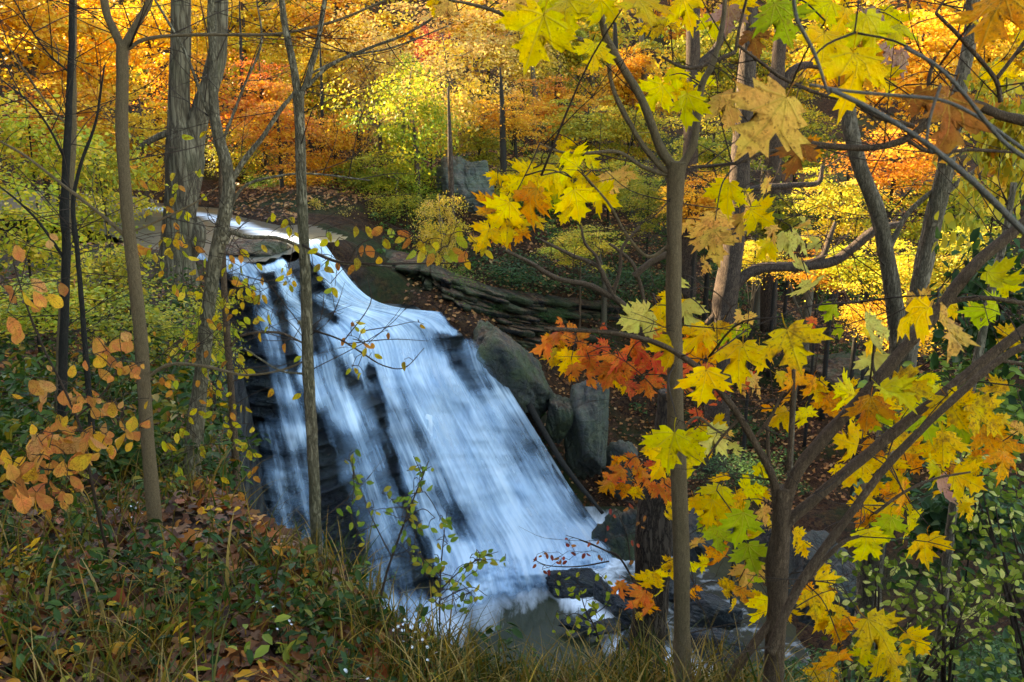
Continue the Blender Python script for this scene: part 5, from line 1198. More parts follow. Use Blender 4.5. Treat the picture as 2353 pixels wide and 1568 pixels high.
LEAF_B = [(1579, 722, 80, 'e', -80), (1700, 735, 58, 't', -80, 0, 55), (1908, 718, 50, 'g', -110, 0, 20), (1999, 762, 105, 'e', -75, 0, 58), (2093, 729, 115, 'y', -140, 0, 40), (2184, 762, 125, 't', -85), (2190, 698, 60, 'y', 20), (2305, 641, 95, 'l', -20, 30), (2271, 715, 85, 'g', -150, 20), (2120, 690, 60, 't', 60, 0, 40), (1864, 739, 28, 'r'), (1821, 796, 135, 'y', -85), (1831, 882, 95, 'o', -80, 0, 50),
 (1696, 823, 112, 'y', -110), (1683, 776, 60, 'g', -60), (1602, 769, 85, 'y', -150), (1619, 890, 112, 'y', -95), (1737, 880, 74, 't', -50, 0, 55), (1599, 955, 38, 'r'), (1582, 850, 40, 'r'), (1630, 846, 42, 'r'), (1755, 815, 70, 'y'), (1650, 760, 60, 'y'), (1720, 880, 50, 'r', -30), (1640, 800, 45, 'q'), (1660, 900, 40, 'r'), (1590, 815, 45, 'r'),
 (1908, 930, 75, 'o', -70), (1848, 960, 65, 'l', -90), (1790, 960, 62, 'y', -140), (1878, 900, 50, 'y'), (1942, 900, 80, 'l', 160, 40), (1996, 947, 95, 'o', -110), (2060, 903, 100, 'l', -30, 40), (2086, 883, 95, 'y', 0, 50), (2009, 974, 72, 'g', -90), (2127, 970, 80, 'g', -70), (2190, 940, 100, 'y', -80), (2268, 954, 100, 'y', -40, 20, 20), (2211, 990, 62, 'g', -80), (1959, 1021, 80, 'y', 170, 50), (2167, 1028, 85, 'y', -100), (2083, 1024, 75, 'y', -60), (2271, 1008, 70, 'o', -60), (2308, 1036, 75, 'o', -90), (2341, 990, 40, 't'), (2040, 930, 80, 'y', -60), (2150, 900, 70, 'l', -40, 30), (2100, 960, 60, 'l'), (2230, 930, 70, 'y', -70), (2310, 970, 50, 'y', -30),
 (1646, 1142, 78, 'l', -130, 30), (1629, 1176, 80, 'y', -110), (1703, 1212, 95, 'g', -95), (1649, 1240, 74, 'g', -90), (1727, 1283, 86, 'g', -80), (1730, 1125, 72, 'l', 10, 55), (1706, 1155, 64, 'y', -60), (1760, 1185, 52, 't', -50), (1653, 1281, 66, 'o', 170, 55), (1612, 1297, 50, 'l', -150, 20), (1710, 1323, 56, 't', -100), (1670, 1353, 52, 'y', -110), (1706, 1371, 54, 'o', -80), (1592, 1360, 38, 'o', -90), (1750, 1404, 78, 'b', -120), (1811, 1410, 56, 'y', -70), (1838, 1239, 58, 'y', -60, 0, 40), (1600, 1160, 50, 'y'), (1680, 1180, 60, 'y'), (1600, 1250, 45, 't'), (1745, 1310, 50, 't'),
 (1871, 1390, 75, 'y', -85), (1898, 1357, 85, 'y', -50, 0, 45), (1925, 1444, 62, 'y', -75), (1911, 1525, 95, 'o', -100), (2022, 1458, 110, 'y', -50, 20, 20), (2050, 1535, 78, 'y', -70), (1982, 1516, 56, 'l', -90), (2106, 1478, 70, 'y', -45, 20), (1890, 1310, 40, 'y', -120), (1850, 1360, 50, 'o', 150, 40), (1880, 1560, 60, 'y'),
 (1965, 1091, 85, 'y', -120), (2043, 1078, 80, 'y', -80), (2100, 1058, 75, 'o', -50), (2177, 1051, 70, 'y', -90), (2311, 1061, 72, 'o', -90), (1979, 1152, 66, 'y', -160), (2076, 1145, 82, 'o', -60), (1989, 1192, 66, 'o', -140), (2039, 1182, 62, 'y', -90), (1989, 1246, 90, 'l', -90), (2043, 1216, 76, 'g', -95), (2100, 1209, 76, 'l', -60), (2127, 1256, 86, 'y', -85), (2170, 1122, 75, 'p', -75), (2150, 1081, 70, 'l', 160, 50), (2224, 1105, 80, 'y', -30, 20), (2217, 1169, 28, 'y'), (2060, 1110, 60, 'y'), (2000, 1060, 60, 'y', -40), (2240, 1070, 50, 'y')]
LEAF_C = [(1639, 57, 62, 'l', -80), (1673, 44, 72, 'k', -90), (1733, 88, 68, 'n', -85), (1797, 46, 112, 'g', -70), (1885, 20, 82, 'l', -150), (1898, 97, 105, 'y', -100), (1999, 84, 128, 'l', -70), (2012, 37, 78, 'k', -60), (1969, 171, 148, 'y', -90), (2059, 141, 76, 'k', -130, 0, 50), (1703, 18, 62, 'y'), (2285, 37, 140, 'o', -120, 10), (2330, 10, 90, 'y', -60), (1940, 40, 80, 'y'), (2060, 60, 70, 'l', -40), (1930, 130, 80, 'y', -120), (2030, 180, 80, 'y', -60),
 (1673, 236, 90, 't', -70), (1764, 280, 185, 't', -125, 0, 10), (1834, 357, 92, 'n', -95, 0, 15), (2184, 280, 150, 'n', -95, 0, 20), (2220, 270, 90, 'n', -60),
 (1666, 454, 95, 'b', -100), (1723, 480, 76, 't', -60), (1639, 520, 86, 't', -90), (1750, 498, 82, 'b', -40), (1643, 561, 95, 't', -95), (1777, 533, 60, 't', -60), (1811, 560, 72, 'e', -60, 0, 58), (1841, 556, 70, 'e', -55, 0, 58), (1854, 656, 76, 'e', 165, 60), (1610, 545, 60, 't'), (1700, 510, 60, 't', -100)]
def hang_leaves(key, lst, seed):
    r = np.random.default_rng(seed)
    t = ANCH[key][0]; ends = []
    more = []
    for L in lst:
        for _ in range(int(r.choice([0, 1, 2], p=[.2, .4, .4]))):
            c2 = L[3] if r.random() < 0.7 else {'y': 'o', 'b': 'l', 'g': 'l', 'l': 'y', 't': 'y', 'o': 'y', 'n': 'o', 'r': 'q', 'q': 'o', 'p': 'y', 'k': 'y', 'e': 't'}[L[3]]
            more.append((L[0] + r.normal() * 0.42 * L[2], L[1] + r.normal() * 0.38 * L[2] + 4, L[2] * r.uniform(0.42, 0.75), c2, -90 + r.uniform(-75, 75), r.uniform(-45, 50), r.uniform(-62, 62)))
    for L in list(lst) + more:
        px, py, s, c = L[:4]
        if s > 140 and L in more: continue
        ang = L[4] if len(L) > 4 else -90 + r.uniform(-45, 45)
        tilt = L[5] if len(L) > 5 else r.uniform(-25, 25)
        roll = L[6] if len(L) > 6 else r.uniform(-48, 48)
        if len(L) < 6: tilt = r.uniform(-32, 45)
        Y = float(np.clip(290.0 / s, 2.1, 3.9)) + r.uniform(-0.12, 0.12) + (0.15 if L in more else 0)
        pos = P(px, py, Y); d = np.linalg.norm(pos) / F0
        length = s * d / 1.16
        col = np.array(CL[c]) * r.uniform(0.85, 1.12)
        near = LIMB[key][1][LIMB[key][0][np.linalg.norm(ANCH[key][1] - pos, axis=1).argmin()]]
        e, o = put_leaf(near, MAPLE[int(r.integers(len(MAPLE)))], M['maple_leaf'], pos, length, ang, tilt, roll, tuple(col), float(np.clip(BL[c] + r.uniform(-0.25, 0.3), 0, 1)))
        ends.append(e)
    twig_net(key, ends)
hang_leaves('maple_a', LEAF_A, 1)
hang_leaves('maple_b', LEAF_B, 2)
hang_leaves('overhang', LEAF_C, 3)

def small_leaves(key, lst, size, Y, meshes, cols, seed, mat='oval_leaf', dY=0.25, blem=0.4, r0=0.0016, ang=(-150, -20), maxlen=3.0):
    r = np.random.default_rng(seed); t = ANCH[key][0]; ends = []
    for L in lst:
        px, py = L[0], L[1]; s = (L[2] if len(L) > 2 else size) * r.uniform(0.8, 1.2)
        pos = P(px, py, Y + r.uniform(-dY, dY)); d = np.linalg.norm(pos) / F0
        c = np.array(cols[int(r.integers(len(cols)))]) * r.uniform(0.8, 1.15)
        e, o = put_leaf(t, meshes[int(r.integers(len(meshes)))], M[mat], pos, s * d, r.uniform(*ang), r.uniform(-40, 40), r.uniform(-50, 50), tuple(c), float(np.clip(blem + r.uniform(-0.4, 0.5), 0, 1)), 0.5)
        ends.append(e + (P(px, py, Y) - P(px, py + 1, Y)) * 0)
    twig_net(key, ends, r0=r0, maxlen=maxlen)

Z4 = lambda L, s=None: [(x * .3361, y * .3361 + 527) + ((s,) if s else ()) for x, y in L]
Z5 = lambda L, s=None: [(781 + x * .3361, 527 + y * .3361) + ((s,) if s else ()) for x, y in L]
Z8 = lambda L, s=None: [(781 + x * .3361, 1041 + y * .3361) + ((s,) if s else ()) for x, y in L]
ZR = lambda L, s=None: [(414 + x * .1681, 452 + y * .1681) + ((s,) if s else ()) for x, y in L]
ZE = lambda L, s=None: [(1224 + x * .144, 1148 + y * .144) + ((s,) if s else ()) for x, y in L]

def bare_twigs(key, n, length, seed, mat='twig', r0=0.003):
    t, pts = ANCH[key]; r = np.random.default_rng(seed); parts = []
    for _ in range(n):
        a = pts[int(r.integers(len(pts)))]; L = length * r.uniform(0.35, 1.2)
        d = np.array([r.normal(), r.normal() * 0.5, r.uniform(-0.2, 0.9)]); d /= np.linalg.norm(d)
        b = np.array([r.normal(), r.normal() * 0.5, r.normal()]) * 0.25 * L
        pp = catmull([a, a + d * L * 0.5 + b * 0.5, a + d * L + b * 0.4], 9)
        parts.append(tube_np(pp, np.linspace(r0, r0 * 0.35, 9), 5))
        for q in range(int(r.integers(1, 4))):
            c = pp[int(r.integers(3, 8))]; e = d + r.normal(size=3) * np.array([0.7, 0.3, 0.6]); e /= np.linalg.norm(e); l2 = L * r.uniform(0.2, 0.5)
            parts.append(tube_np(catmull([c, c + e * l2 * 0.5 + r.normal(size=3) * 0.05 * l2, c + e * l2], 6), np.linspace(r0 * 0.6, r0 * 0.25, 6), 4))
    V, Fq = join_np(parts)
    obj('twigs', mesh_np('twigs', V, Fq, smooth_shade=True), M[mat], t)['kind'] = 'stuff'
for k, (key, n, L, r0) in enumerate([('dark_pair', 26, 0.9, 0.004), ('grey_stem', 22, 0.9, 0.004), ('thin_dark', 18, 0.8, 0.003), ('fork', 26, 0.6, 0.003), ('sinuous', 36, 0.7, 0.0032), ('red_stem', 26, 0.7, 0.003), ('middle', 22, 0.5, 0.0025),
        ('maple_a', 22, 0.4, 0.0025), ('maple_b', 34, 0.35, 0.0025), ('overhang', 34, 0.4, 0.0028), ('twin_right', 30, 1.2, 0.006), ('broken', 22, 2.6, 0.02), ('sumac', 26, 0.7, 0.004), ('shaggy', 16, 0.8, 0.004), ('right_stems', 14, 0.8, 0.004), ('big', 26, 2.0, 0.010)]):
    bare_twigs(key, n, L, 500 + k, 'twig', r0)

# broad tan leaves, lower left
tree('broad', 'leafy_sapling', 'sapling with broad tan and gold leaves at the lower left edge', [
 ('stem', [(250, 1290, 4.0), (215, 1130), (190, 1000), (150, 900), (100, 800), (60, 700), (30, 600)], [4, 3.5, 3, 2.6, 2.4, 2, 1.5]),
 ('branch', [(205, 1080), (120, 1080), (40, 1070), (-20, 1050)], [2.5, 2, 1.8, 1.5]), ('branch', [(175, 960), (240, 900), (290, 810)], [2.4, 2, 1.4])], 3.6, 'twig', 'sapling')
BROAD_L = [(70, 692, 45), (91, 688, 35), (126, 690, 42), (144, 665, 30), (29, 747, 45), (22, 665, 30), (44, 586, 40), (114, 562, 24), (222, 799, 40), (266, 793, 36), (282, 799, 45), (232, 829, 36), (282, 846, 36), (292, 850, 36), (306, 840, 26), (166, 853, 26), (235, 861, 40), (77, 888, 40), (106, 887, 34), (145, 917, 40), (161, 934, 32), (181, 913, 36), (202, 924, 30), (218, 949, 26), (242, 937, 36), (242, 952, 36), (259, 944, 30), (304, 974, 36), (139, 987, 46), (108, 997, 36), (87, 1011, 40), (124, 1008, 36), (121, 1024, 42), (77, 1028, 42), (104, 1034, 32), (148, 1014, 36), (195, 1001, 44), (197, 1018, 46), (228, 1018, 40), (279, 1014, 40), (309, 1004, 44), (255, 1034, 32), (188, 1045, 62), (235, 994, 42), (165, 1024, 42),
 (13, 1068, 46), (27, 1085, 42), (60, 1075, 44), (114, 1076, 42), (139, 1078, 42), (178, 1061, 52), (84, 1065, 42), (44, 1112, 54), (37, 1128, 48), (87, 1105, 52), (50, 1149, 56), (84, 1132, 50), (101, 1152, 40), (158, 1145, 30), (178, 1122, 26)]
rb = np.random.default_rng(55)
small_leaves('broad', [(a, b, c) for a, b, c in BROAD_L] + [(a + rb.normal() * 16, b + rb.normal() * 13, c * 0.75) for a, b, c in BROAD_L] + [(a + rb.normal() * 30, b + rb.normal() * 24, c * 0.6) for a, b, c in BROAD_L if b > 780], 40, 3.6, BROAD, [(0.78, 0.34, 0.07), (0.80, 0.28, 0.07), (0.85, 0.44, 0.04), (0.62, 0.22, 0.06), (0.80, 0.38, 0.12)], 31, blem=0.35, ang=(-150, -30))
# small yellow-green leaves among the left trunks
YG = [(0.64, 0.52, 0.02), (0.78, 0.55, 0.02), (0.50, 0.50, 0.03), (0.80, 0.42, 0.02), (0.80, 0.56, 0.05), (0.72, 0.28, 0.04)]
LA = Z4([(1110, 240), (1200, 95), (1250, 65), (1150, 95), (1590, 440), (1615, 370), (1680, 360), (1520, 500), (1555, 520), (1605, 570), (1640, 450), (1700, 480), (1760, 480), (1750, 630), (1820, 690), (1840, 620), (1360, 645), (1340, 450), (1360, 460), (1310, 440), (1550, 560), (1470, 610), (1500, 670), (1530, 690), (1565, 605), (1380, 710), (1050, 720), (1010, 755), (1160, 790), (1310, 800), (1350, 790), (1245, 800), (1200, 830), (1410, 850), (1460, 880), (1500, 890), (1530, 920), (1505, 850), (1650, 880), (1640, 910), (1620, 965), (1715, 975), (1400, 970), (1710, 845), (1775, 740), (1940, 805), (1500, 1060), (1380, 1185), (1410, 1130), (1155, 1130), (1200, 1060), (1420, 1270), (1460, 1290), (1550, 1300), (1490, 1120), (1530, 1200), (1590, 1280), (1300, 1310), (1320, 1250), (1380, 1260), (1550, 1350), (1570, 1400), (1430, 1190), (1270, 1390), (1390, 1545), (1380, 1500), (1700, 1540), (1725, 1380), (1625, 1460), (1850, 1120), (2030, 1140), (2035, 890), (1100, 310), (960, 300), (1000, 260), (1220, 400), (1260, 410), (1370, 560), (1240, 460), (1190, 410)])
rr = np.random.default_rng(77)
LA += [(rr.uniform(370, 600), rr.uniform(560, 1250)) for _ in range(70)] + [(rr.uniform(300, 470), rr.uniform(300, 620)) for _ in range(36)]
small_leaves('sinuous', LA, 22, 5.2, OVAL, YG, 32, dY=0.5, blem=0.55)
small_leaves('sinuous', ZR([(800, 325), (1200, 320), (1265, 290), (1430, 370), (1535, 320), (1490, 480), (1600, 530), (1150, 710), (1590, 720), (1390, 1015), (1490, 1035), (1360, 1120), (1430, 1190), (1520, 1260), (1560, 1200), (770, 1190), (880, 1180), (1000, 1250), (710, 1320), (800, 1330), (1000, 1340), (1050, 1420), (1170, 1400), (690, 960), (600, 1030), (720, 855)]), 22, 5.0, OVAL, YG, 33, blem=0.6)
tree('spray', 'hanging_branch', 'fine leafy twig with yellow-green and rust leaves hanging over the falls lip', [
 ('stem', [(690, 560, 4.2), (760, 598), (850, 606), (960, 606), (1060, 604), (1110, 590)], [3, 2.6, 2.2, 1.8, 1.4, 1]), ('branch', [(800, 604), (830, 560), (900, 540), (960, 555)], [1.6, 1.4, 1.2, 0.8])], 4.0, 'twig', 'branch')
small_leaves('spray', Z5([(110, 15), (210, 20), (250, 20), (350, 30), (320, 110), (140, 145), (210, 160), (270, 225), (120, 235), (80, 280), (460, 100), (440, 35), (410, 65), (560, 125), (550, 190), (620, 150), (655, 120), (620, 205), (670, 210), (745, 65), (815, 30), (840, 90), (800, 155), (840, 200), (770, 180), (740, 200), (985, 150), (1030, 170), (870, 240), (490, 190)], 33) + ZR([(1960, 640), (2040, 540), (2140, 650), (1820, 750), (1870, 980), (2030, 1000), (1990, 920), (2160, 960), (1920, 1130), (2020, 1290), (2120, 1300)], 24), 30, 4.0, OVAL, YG + [(0.60, 0.20, 0.04), (0.40, 0.46, 0.05)], 34, blem=0.7)
tree('spray_c', 'hanging_branch', 'bare fine twigs with a few rust and green leaves before the white chute', [
 ('stem', [(722, 760, 4.2), (780, 780), (830, 810), (880, 840), (930, 845), (975, 800)], [2.4, 2.2, 2, 1.6, 1.3, 0.8]), ('branch', [(790, 784), (850, 700), (845, 640)], [1.5, 1.2, 0.7]), ('branch', [(800, 790), (900, 780), (985, 784)], [1.5, 1.1, 0.6]), ('branch', [(840, 760), (900, 750), (950, 740), (975, 745)], [1.4, 1.1, 0.9, 0.6])], 4.1, 'twig', 'branch')
small_leaves('spray_c', Z5([(80, 655), (140, 650), (120, 685), (155, 705), (190, 800), (225, 800), (100, 800), (330, 730), (20, 770), (170, 845), (265, 870), (435, 930), (110, 970), (125, 1005), (60, 970), (565, 670)]), 20, 4.1, OVAL, YG + [(0.5, 0.15, 0.04)], 35, blem=0.6)
# green sapling at the rim
tree('rim_sapling', 'leafy_sapling', 'young green sapling at the rim in front of the foot of the falls', [
 ('stem', [(862, 1440, 3.6), (885, 1330), (915, 1240), (945, 1160), (985, 1060)], [3.2, 2.8, 2.4, 2, 1.2]), ('branch', [(900, 1280), (850, 1180), (805, 1060)], [1.8, 1.4, 0.8]), ('branch', [(1010, 1440, 3.6), (1012, 1330), (1018, 1250), (1028, 1170)], [2, 1.8, 1.4, 0.8]),
 ('branch', [(1008, 1360), (1060, 1310), (1110, 1280), (1145, 1268)], [1.8, 1.5, 1.2, 0.8]), ('branch', [(930, 1200), (970, 1170), (1000, 1190)], [1.5, 1.2, 0.8]), ('branch', [(1008, 1320), (960, 1270), (930, 1240)], [1.5, 1.1, 0.8]), ('branch', [(1010, 1380), (1080, 1350), (1120, 1370)], [1.4, 1.1, 0.7])], 3.6, 'twig', 'sapling')
LD = []
for a, b, n in [((985, 1060), (930, 1210), 22), ((805, 1060), (860, 1200), 20), ((1145, 1268), (1020, 1350), 34), ((1000, 1190), (930, 1200), 8), ((1028, 1180), (1015, 1340), 14), ((930, 1240), (1000, 1320), 20), ((1120, 1370), (1020, 1400), 14), ((990, 1400), (1010, 1300), 10), ((800, 1130), (840, 1290), 12), ((870, 1180), (960, 1110), 10)]:
    for _ in range(n):
        f = rr.random(); LD.append((a[0] * (1 - f) + b[0] * f + rr.normal() * 14, a[1] * (1 - f) + b[1] * f + rr.normal() * 12))
small_leaves('rim_sapling', LD, 18, 3.6, OVAL, [(0.16, 0.28, 0.03), (0.22, 0.34, 0.04), (0.30, 0.36, 0.04), (0.45, 0.36, 0.04), (0.12, 0.22, 0.03)], 36, blem=0.15, ang=(-120, 60))
tree('red_spray', 'bare_shrub', 'twiggy shrub with small dark red leaves before the pool boulder', [
 ('stem', [(1500, 1420, 6.0), (1430, 1290), (1390, 1265), (1330, 1240)], [3, 2.4, 2, 1]), ('branch', [(1400, 1290), (1330, 1302), (1260, 1300), (1225, 1285)], [2, 1.6, 1.2, 0.8]), ('branch', [(1420, 1280), (1360, 1250), (1300, 1230)], [1.6, 1.2, 0.8]), ('branch', [(1450, 1300), (1440, 1230), (1420, 1180)], [1.6, 1.2, 0.8])], 6.0, 'twig', 'shrub')
small_leaves('red_spray', ZE([(40, 960), (120, 920), (230, 910), (220, 870), (310, 930), (380, 960), (430, 1000), (500, 950), (510, 1010), (410, 1020), (540, 640), (660, 750), (560, 730), (650, 870), (810, 905), (890, 885), (900, 730), (30, 1065), (200, 1165), (265, 1170), (1060, 920), (1090, 960), (1200, 460), (1165, 650), (1035, 690), (1240, 190), (1310, 275), (1500, 160), (1570, 110), (1790, 300), (1760, 455), (1680, 390), (1590, 690), (1690, 740), (1570, 1010)]), 14, 6.0, OVAL, [(0.30, 0.05, 0.04), (0.42, 0.08, 0.04), (0.45, 0.16, 0.04)], 37, blem=0.2)
tree('outlet_sapling', 'leafy_sapling', 'small yellow-green sapling before the foaming creek', [
 ('stem', [(1390, 1530, 5.5), (1370, 1450), (1345, 1400), (1330, 1350)], [2.2, 2, 1.5, 0.8]), ('branch', [(1360, 1430), (1320, 1410), (1290, 1430)], [1.4, 1, 0.6]), ('branch', [(1355, 1420), (1400, 1380), (1380, 1330)], [1.4, 1, 0.6])], 5.5, 'twig', 'sapling')
LE = [(rr.uniform(1270, 1410), rr.uniform(1320, 1470)) for _ in range(46)]
small_leaves('outlet_sapling', LE, 17, 5.5, OVAL, [(0.36, 0.42, 0.03), (0.48, 0.46, 0.03), (0.26, 0.34, 0.03)], 38, blem=0.15)

# pale green shrub, lower right
for k, (key, lab, roots, zone, n) in enumerate([
 ('shrub_a', 'pale green small-leaved shrub filling the bottom right corner', [(2180, 1640), (2060, 1640)], (1960, 2353, 1300, 1568), 298),
 ('shrub_b', 'pale green small-leaved shrub spilling below the twin-stemmed tree', [(1960, 1660), (2000, 1660)], (1890, 2200, 1270, 1560), 295),
 ('shrub_c', 'light green arching shrub at the right edge under the lowest limb', [(2390, 1560), (2370, 1600)], (2190, 2353, 1030, 1420), 270)]):
    r2 = np.random.default_rng(300 + k); Yk = 4.2 + 0.5 * k
    stems = []
    for q in range(7):
        x1, y1 = r2.uniform(zone[0], zone[1]), r2.uniform(zone[2], zone[2] + 0.5 * (zone[3] - zone[2])); rt = roots[q % 2]
        stems.append(('stem', [(rt[0] + r2.uniform(-20, 20), rt[1], Yk + 0.1), ((rt[0] * 0.5 + x1 * 0.5) + r2.uniform(-20, 20), (rt[1] + y1) / 2 - 30), (x1, y1)], [4, 3, 1.2]))
    tree(key, 'leafy_shrub', lab, stems, Yk, 'twig', 'shrub', 'pale green shrubs of the right bank', sides=6)
    LS = []
    for _ in range(n):
        sx, sy = r2.uniform(zone[0], zone[1]), r2.uniform(zone[2], zone[3])
        if k == 0 and sy < 1568 - (sx - 1900) * 0.55 - 60: sy = r2.uniform(1430, 1568)
        LS.append((sx, sy))
    small_leaves(key, LS, 18, Yk, OVAL, [(0.24, 0.32, 0.03), (0.42, 0.47, 0.08), (0.72, 0.68, 0.20), (0.12, 0.19, 0.02), (0.08, 0.13, 0.015)], 40 + k, blem=0.05, ang=(-60, 200), dY=0.4, r0=0.0013)

# ------------------------------------------------------------------ undergrowth, litter, grass (nobody could count them)
def scatter(n, r0, r1, a0, a1, seed):
    r = np.random.default_rng(seed)
    d = np.exp(r.uniform(math.log(r0), math.log(r1), n)); a = np.radians(r.uniform(a0, a1, n))
    x, y = d * np.sin(a), d * np.cos(a)
    return x, y, r
# leaf litter on the near bank
x, y, r = scatter(26000, 2.2, 22, -34, 24, 91)
k = (edge_sd(x, y) > -0.3); x, y = x[k], y[k]
z = ground_z(x, y)
star = np.array([(0, 0), (0.35, -0.05), (0.6, 0.3), (0.28, 0.35), (0.3, 0.7), (0, 1.0), (-0.3, 0.7), (-0.28, 0.35), (-0.6, 0.3), (-0.35, -0.05)])
n = len(x); th = r.uniform(0, 2 * PI, n); s = r.uniform(0.028, 0.085, n)
nr = r.normal(size=(n, 3)) * 0.38 + np.array([0, -0.1, 1]); nr /= np.linalg.norm(nr, axis=1)[:, None]
t = np.stack([np.cos(th), np.sin(th), 0 * th], 1); t -= np.sum(t * nr, 1)[:, None] * nr; t /= np.linalg.norm(t, axis=1)[:, None]
b = np.cross(nr, t)
S = star - np.array([0, 0.4])
V = np.stack([x, y, z + 0.02 + 0.05 * r.random(n)], 1)[:, None] + s[:, None, None] * (S[None, :, :1] * b[:, None] + S[None, :, 1:] * t[:, None] + (np.abs(S[None, :, :1]) * r.uniform(-0.4, 0.7, n)[:, None, None]) * nr[:, None])
o = np.arange(n)[:, None] * 10
Fq = np.vstack([o + np.array([[0, 1, 2, 3]]), o + np.array([[0, 3, 4, 5]]), o + np.array([[0, 5, 6, 7]]), o + np.array([[0, 7, 8, 9]])])
obj('fallen_leaves', mesh_np('fallen_leaves', V.reshape(-1, 3), Fq, {'rnd': np.repeat(r.random(n), 10), 'clump': np.repeat(r.random(n), 10)}), M['litter'], kind='stuff', label='brown and orange fallen leaves carpeting the near bank', cat='leaves')
# litter flecks over the far slopes
x = np.random.default_rng(92).uniform(-14, 26, 34000); y = np.random.default_rng(93).uniform(31, 62, 34000)
z = ground_z(x, y); k = (z > Z_STREAM + 0.05) | (x > -4); x, y, z = x[k], y[k], z[k]
r = np.random.default_rng(94); n = len(x)
V, Fq = leaf_quads(np.stack([x, y, z + 0.05], 1), r.normal(size=(n, 3)) * 0.35 + np.array([0, -0.2, 1]), r.uniform(0.08, 0.22, n), r, 0.8)
obj('fallen_leaves', mesh_np('fallen_leaves', V, Fq, {'rnd': np.repeat(r.random(n), 4), 'clump': np.repeat(r.random(n), 4)}), M['flecks'], kind='stuff', label='rust flecks of fallen leaves over the far slope', cat='leaves')
# leaves caught on rocks and ledges lie with the flecks above
# herbs
def herbs(name, x, y, r, hmin, hmax, leaf, per, mat, label):
    n = len(x); z = ground_z(x, y); h = r.uniform(hmin, hmax, n)
    f = r.random((n, per)) ** 0.8
    th = r.uniform(0, 2 * PI, (n, per)); rad = leaf * (0.4 + 1.1 * r.random((n, per)))
    lean = r.normal(size=(n, 2)) * 0.22
    pos = np.stack([x[:, None] + lean[:, :1] * h[:, None] * f + rad * np.cos(th), y[:, None] + lean[:, 1:] * h[:, None] * f + rad * np.sin(th), z[:, None] + h[:, None] * f], -1).reshape(-1, 3)
    nr = np.stack([np.cos(th) * 0.4, np.sin(th) * 0.4, np.full(th.shape, 0.8)], -1).reshape(-1, 3) + r.normal(size=(n * per, 3)) * 0.35
    V, Fq = leaf_quads(pos, nr, leaf * r.uniform(0.5, 1.4, n * per), r, 0.46, oval=True)
    rd = r.random(n * per); cl = np.repeat(r.random(n), per)
    obj(name, mesh_np(name, V, Fq, {'rnd': np.repeat(rd, 6), 'clump': np.repeat(cl, 6)}), M[mat], kind='stuff', label=label, cat='undergrowth')
x, y, r = scatter(2600, 2.3, 20, -33, 22, 95); k = (edge_sd(x, y) > -0.6) & (fbm(x * 1.4, y * 1.4, 19) > 0.55); herbs('undergrowth', x[k], y[k], r, 0.08, 0.34, 0.05, 16, 'herb', 'green weeds growing through the leaf litter of the near bank')
x, y, r = scatter(1500, 6, 26, -33, -8, 96); k = (edge_sd(x, y) > -0.2) & (fbm(x * 0.9, y * 0.9, 29) > 0.47); herbs('undergrowth', x[k], y[k], r, 0.15, 0.5, 0.08, 20, 'herb', 'taller green weeds on the left bank between the trunks')
x, y, r = scatter(1800, 4.4, 22, 4, 34, 97); k = (edge_sd(x, y) < 0); herbs('undergrowth', x[k], y[k], r, 0.1, 0.6, 0.08, 18, 'dgreen', 'dark green weeds on the steep right bank')
r = np.random.default_rng(98); x = r.uniform(-6, 34, 4200); y = r.uniform(24, 64, 4200); k = (fbm(x * 0.25, y * 0.25, 77) > 0.47) & (ground_z(x, y) > Z_POOL + 0.4); herbs('undergrowth', x[k], y[k], r, 0.1, 0.7, 0.16, 22, 'dgreen', 'dark green ground plants on the far slope')
# grass
def grass(n, xy, seed, hmin, hmax, label):
    x, y = xy; r = np.random.default_rng(seed); n = len(x)
    z = ground_z(x, y) - 0.02; h = r.uniform(hmin, hmax, n); th = r.uniform(0, 2 * PI, n); bend = r.uniform(0.15, 0.9, n) * h
    w = r.uniform(0.0022, 0.006, n) * np.where(r.random(n) < 0.2, 1.9, 1.0)
    f = np.linspace(0, 1, 7)[None]
    cx = x[:, None] + np.cos(th)[:, None] * bend[:, None] * f ** 2; cy = y[:, None] + np.sin(th)[:, None] * bend[:, None] * f ** 2
    cz = z[:, None] + h[:, None] * (f - 0.35 * (bend / h)[:, None] * f ** 3)
    ww = w[:, None] * (1 - 0.9 * f ** 1.5)
    C = np.stack([cx, cy, cz], -1); ph = r.uniform(0, PI, n)
    sd = np.stack([np.cos(ph), np.sin(ph), 0 * ph], -1)[:, None] * ww[..., None]
    V = np.stack([C - sd, C + sd], 2).reshape(-1, 3)
    o = np.arange(n)[:, None] * 14 + np.arange(6)[None] * 2
    Fq = np.stack([o, o + 1, o + 3, o + 2], -1).reshape(-1, 4)
    obj('grass', mesh_np('grass', V, Fq, {'rnd': np.repeat(r.random(n), 14), 'clump': np.repeat(r.random(n), 14)}), M['grass'], kind='stuff', label=label, cat='grass')
r = np.random.default_rng(99)
xg = r.uniform(-1.6, 1.3, 5200); yg = r.uniform(2.5, 4.3, 5200); k = (fbm(xg * 2.2, yg * 2.2, 15) > 0.36 + 0.16 * smooth(-0.3, -1.2, xg)) & (edge_sd(xg, yg) > -0.15)
grass(0, (xg[k], yg[k]), 100, 0.12, 0.38, 'tall golden and green grass along the rim of the near bank')
xg = r.uniform(-4, -0.4, 5200); yg = 2.5 + 6 * r.random(5200) ** 1.6; k = (edge_sd(xg, yg) > -0.2) & (fbm(xg * 1.3, yg * 1.3, 33) > 0.46)
grass(0, (xg[k], yg[k]), 101, 0.14, 0.46, 'thin dry grass among the leaf litter at the left')

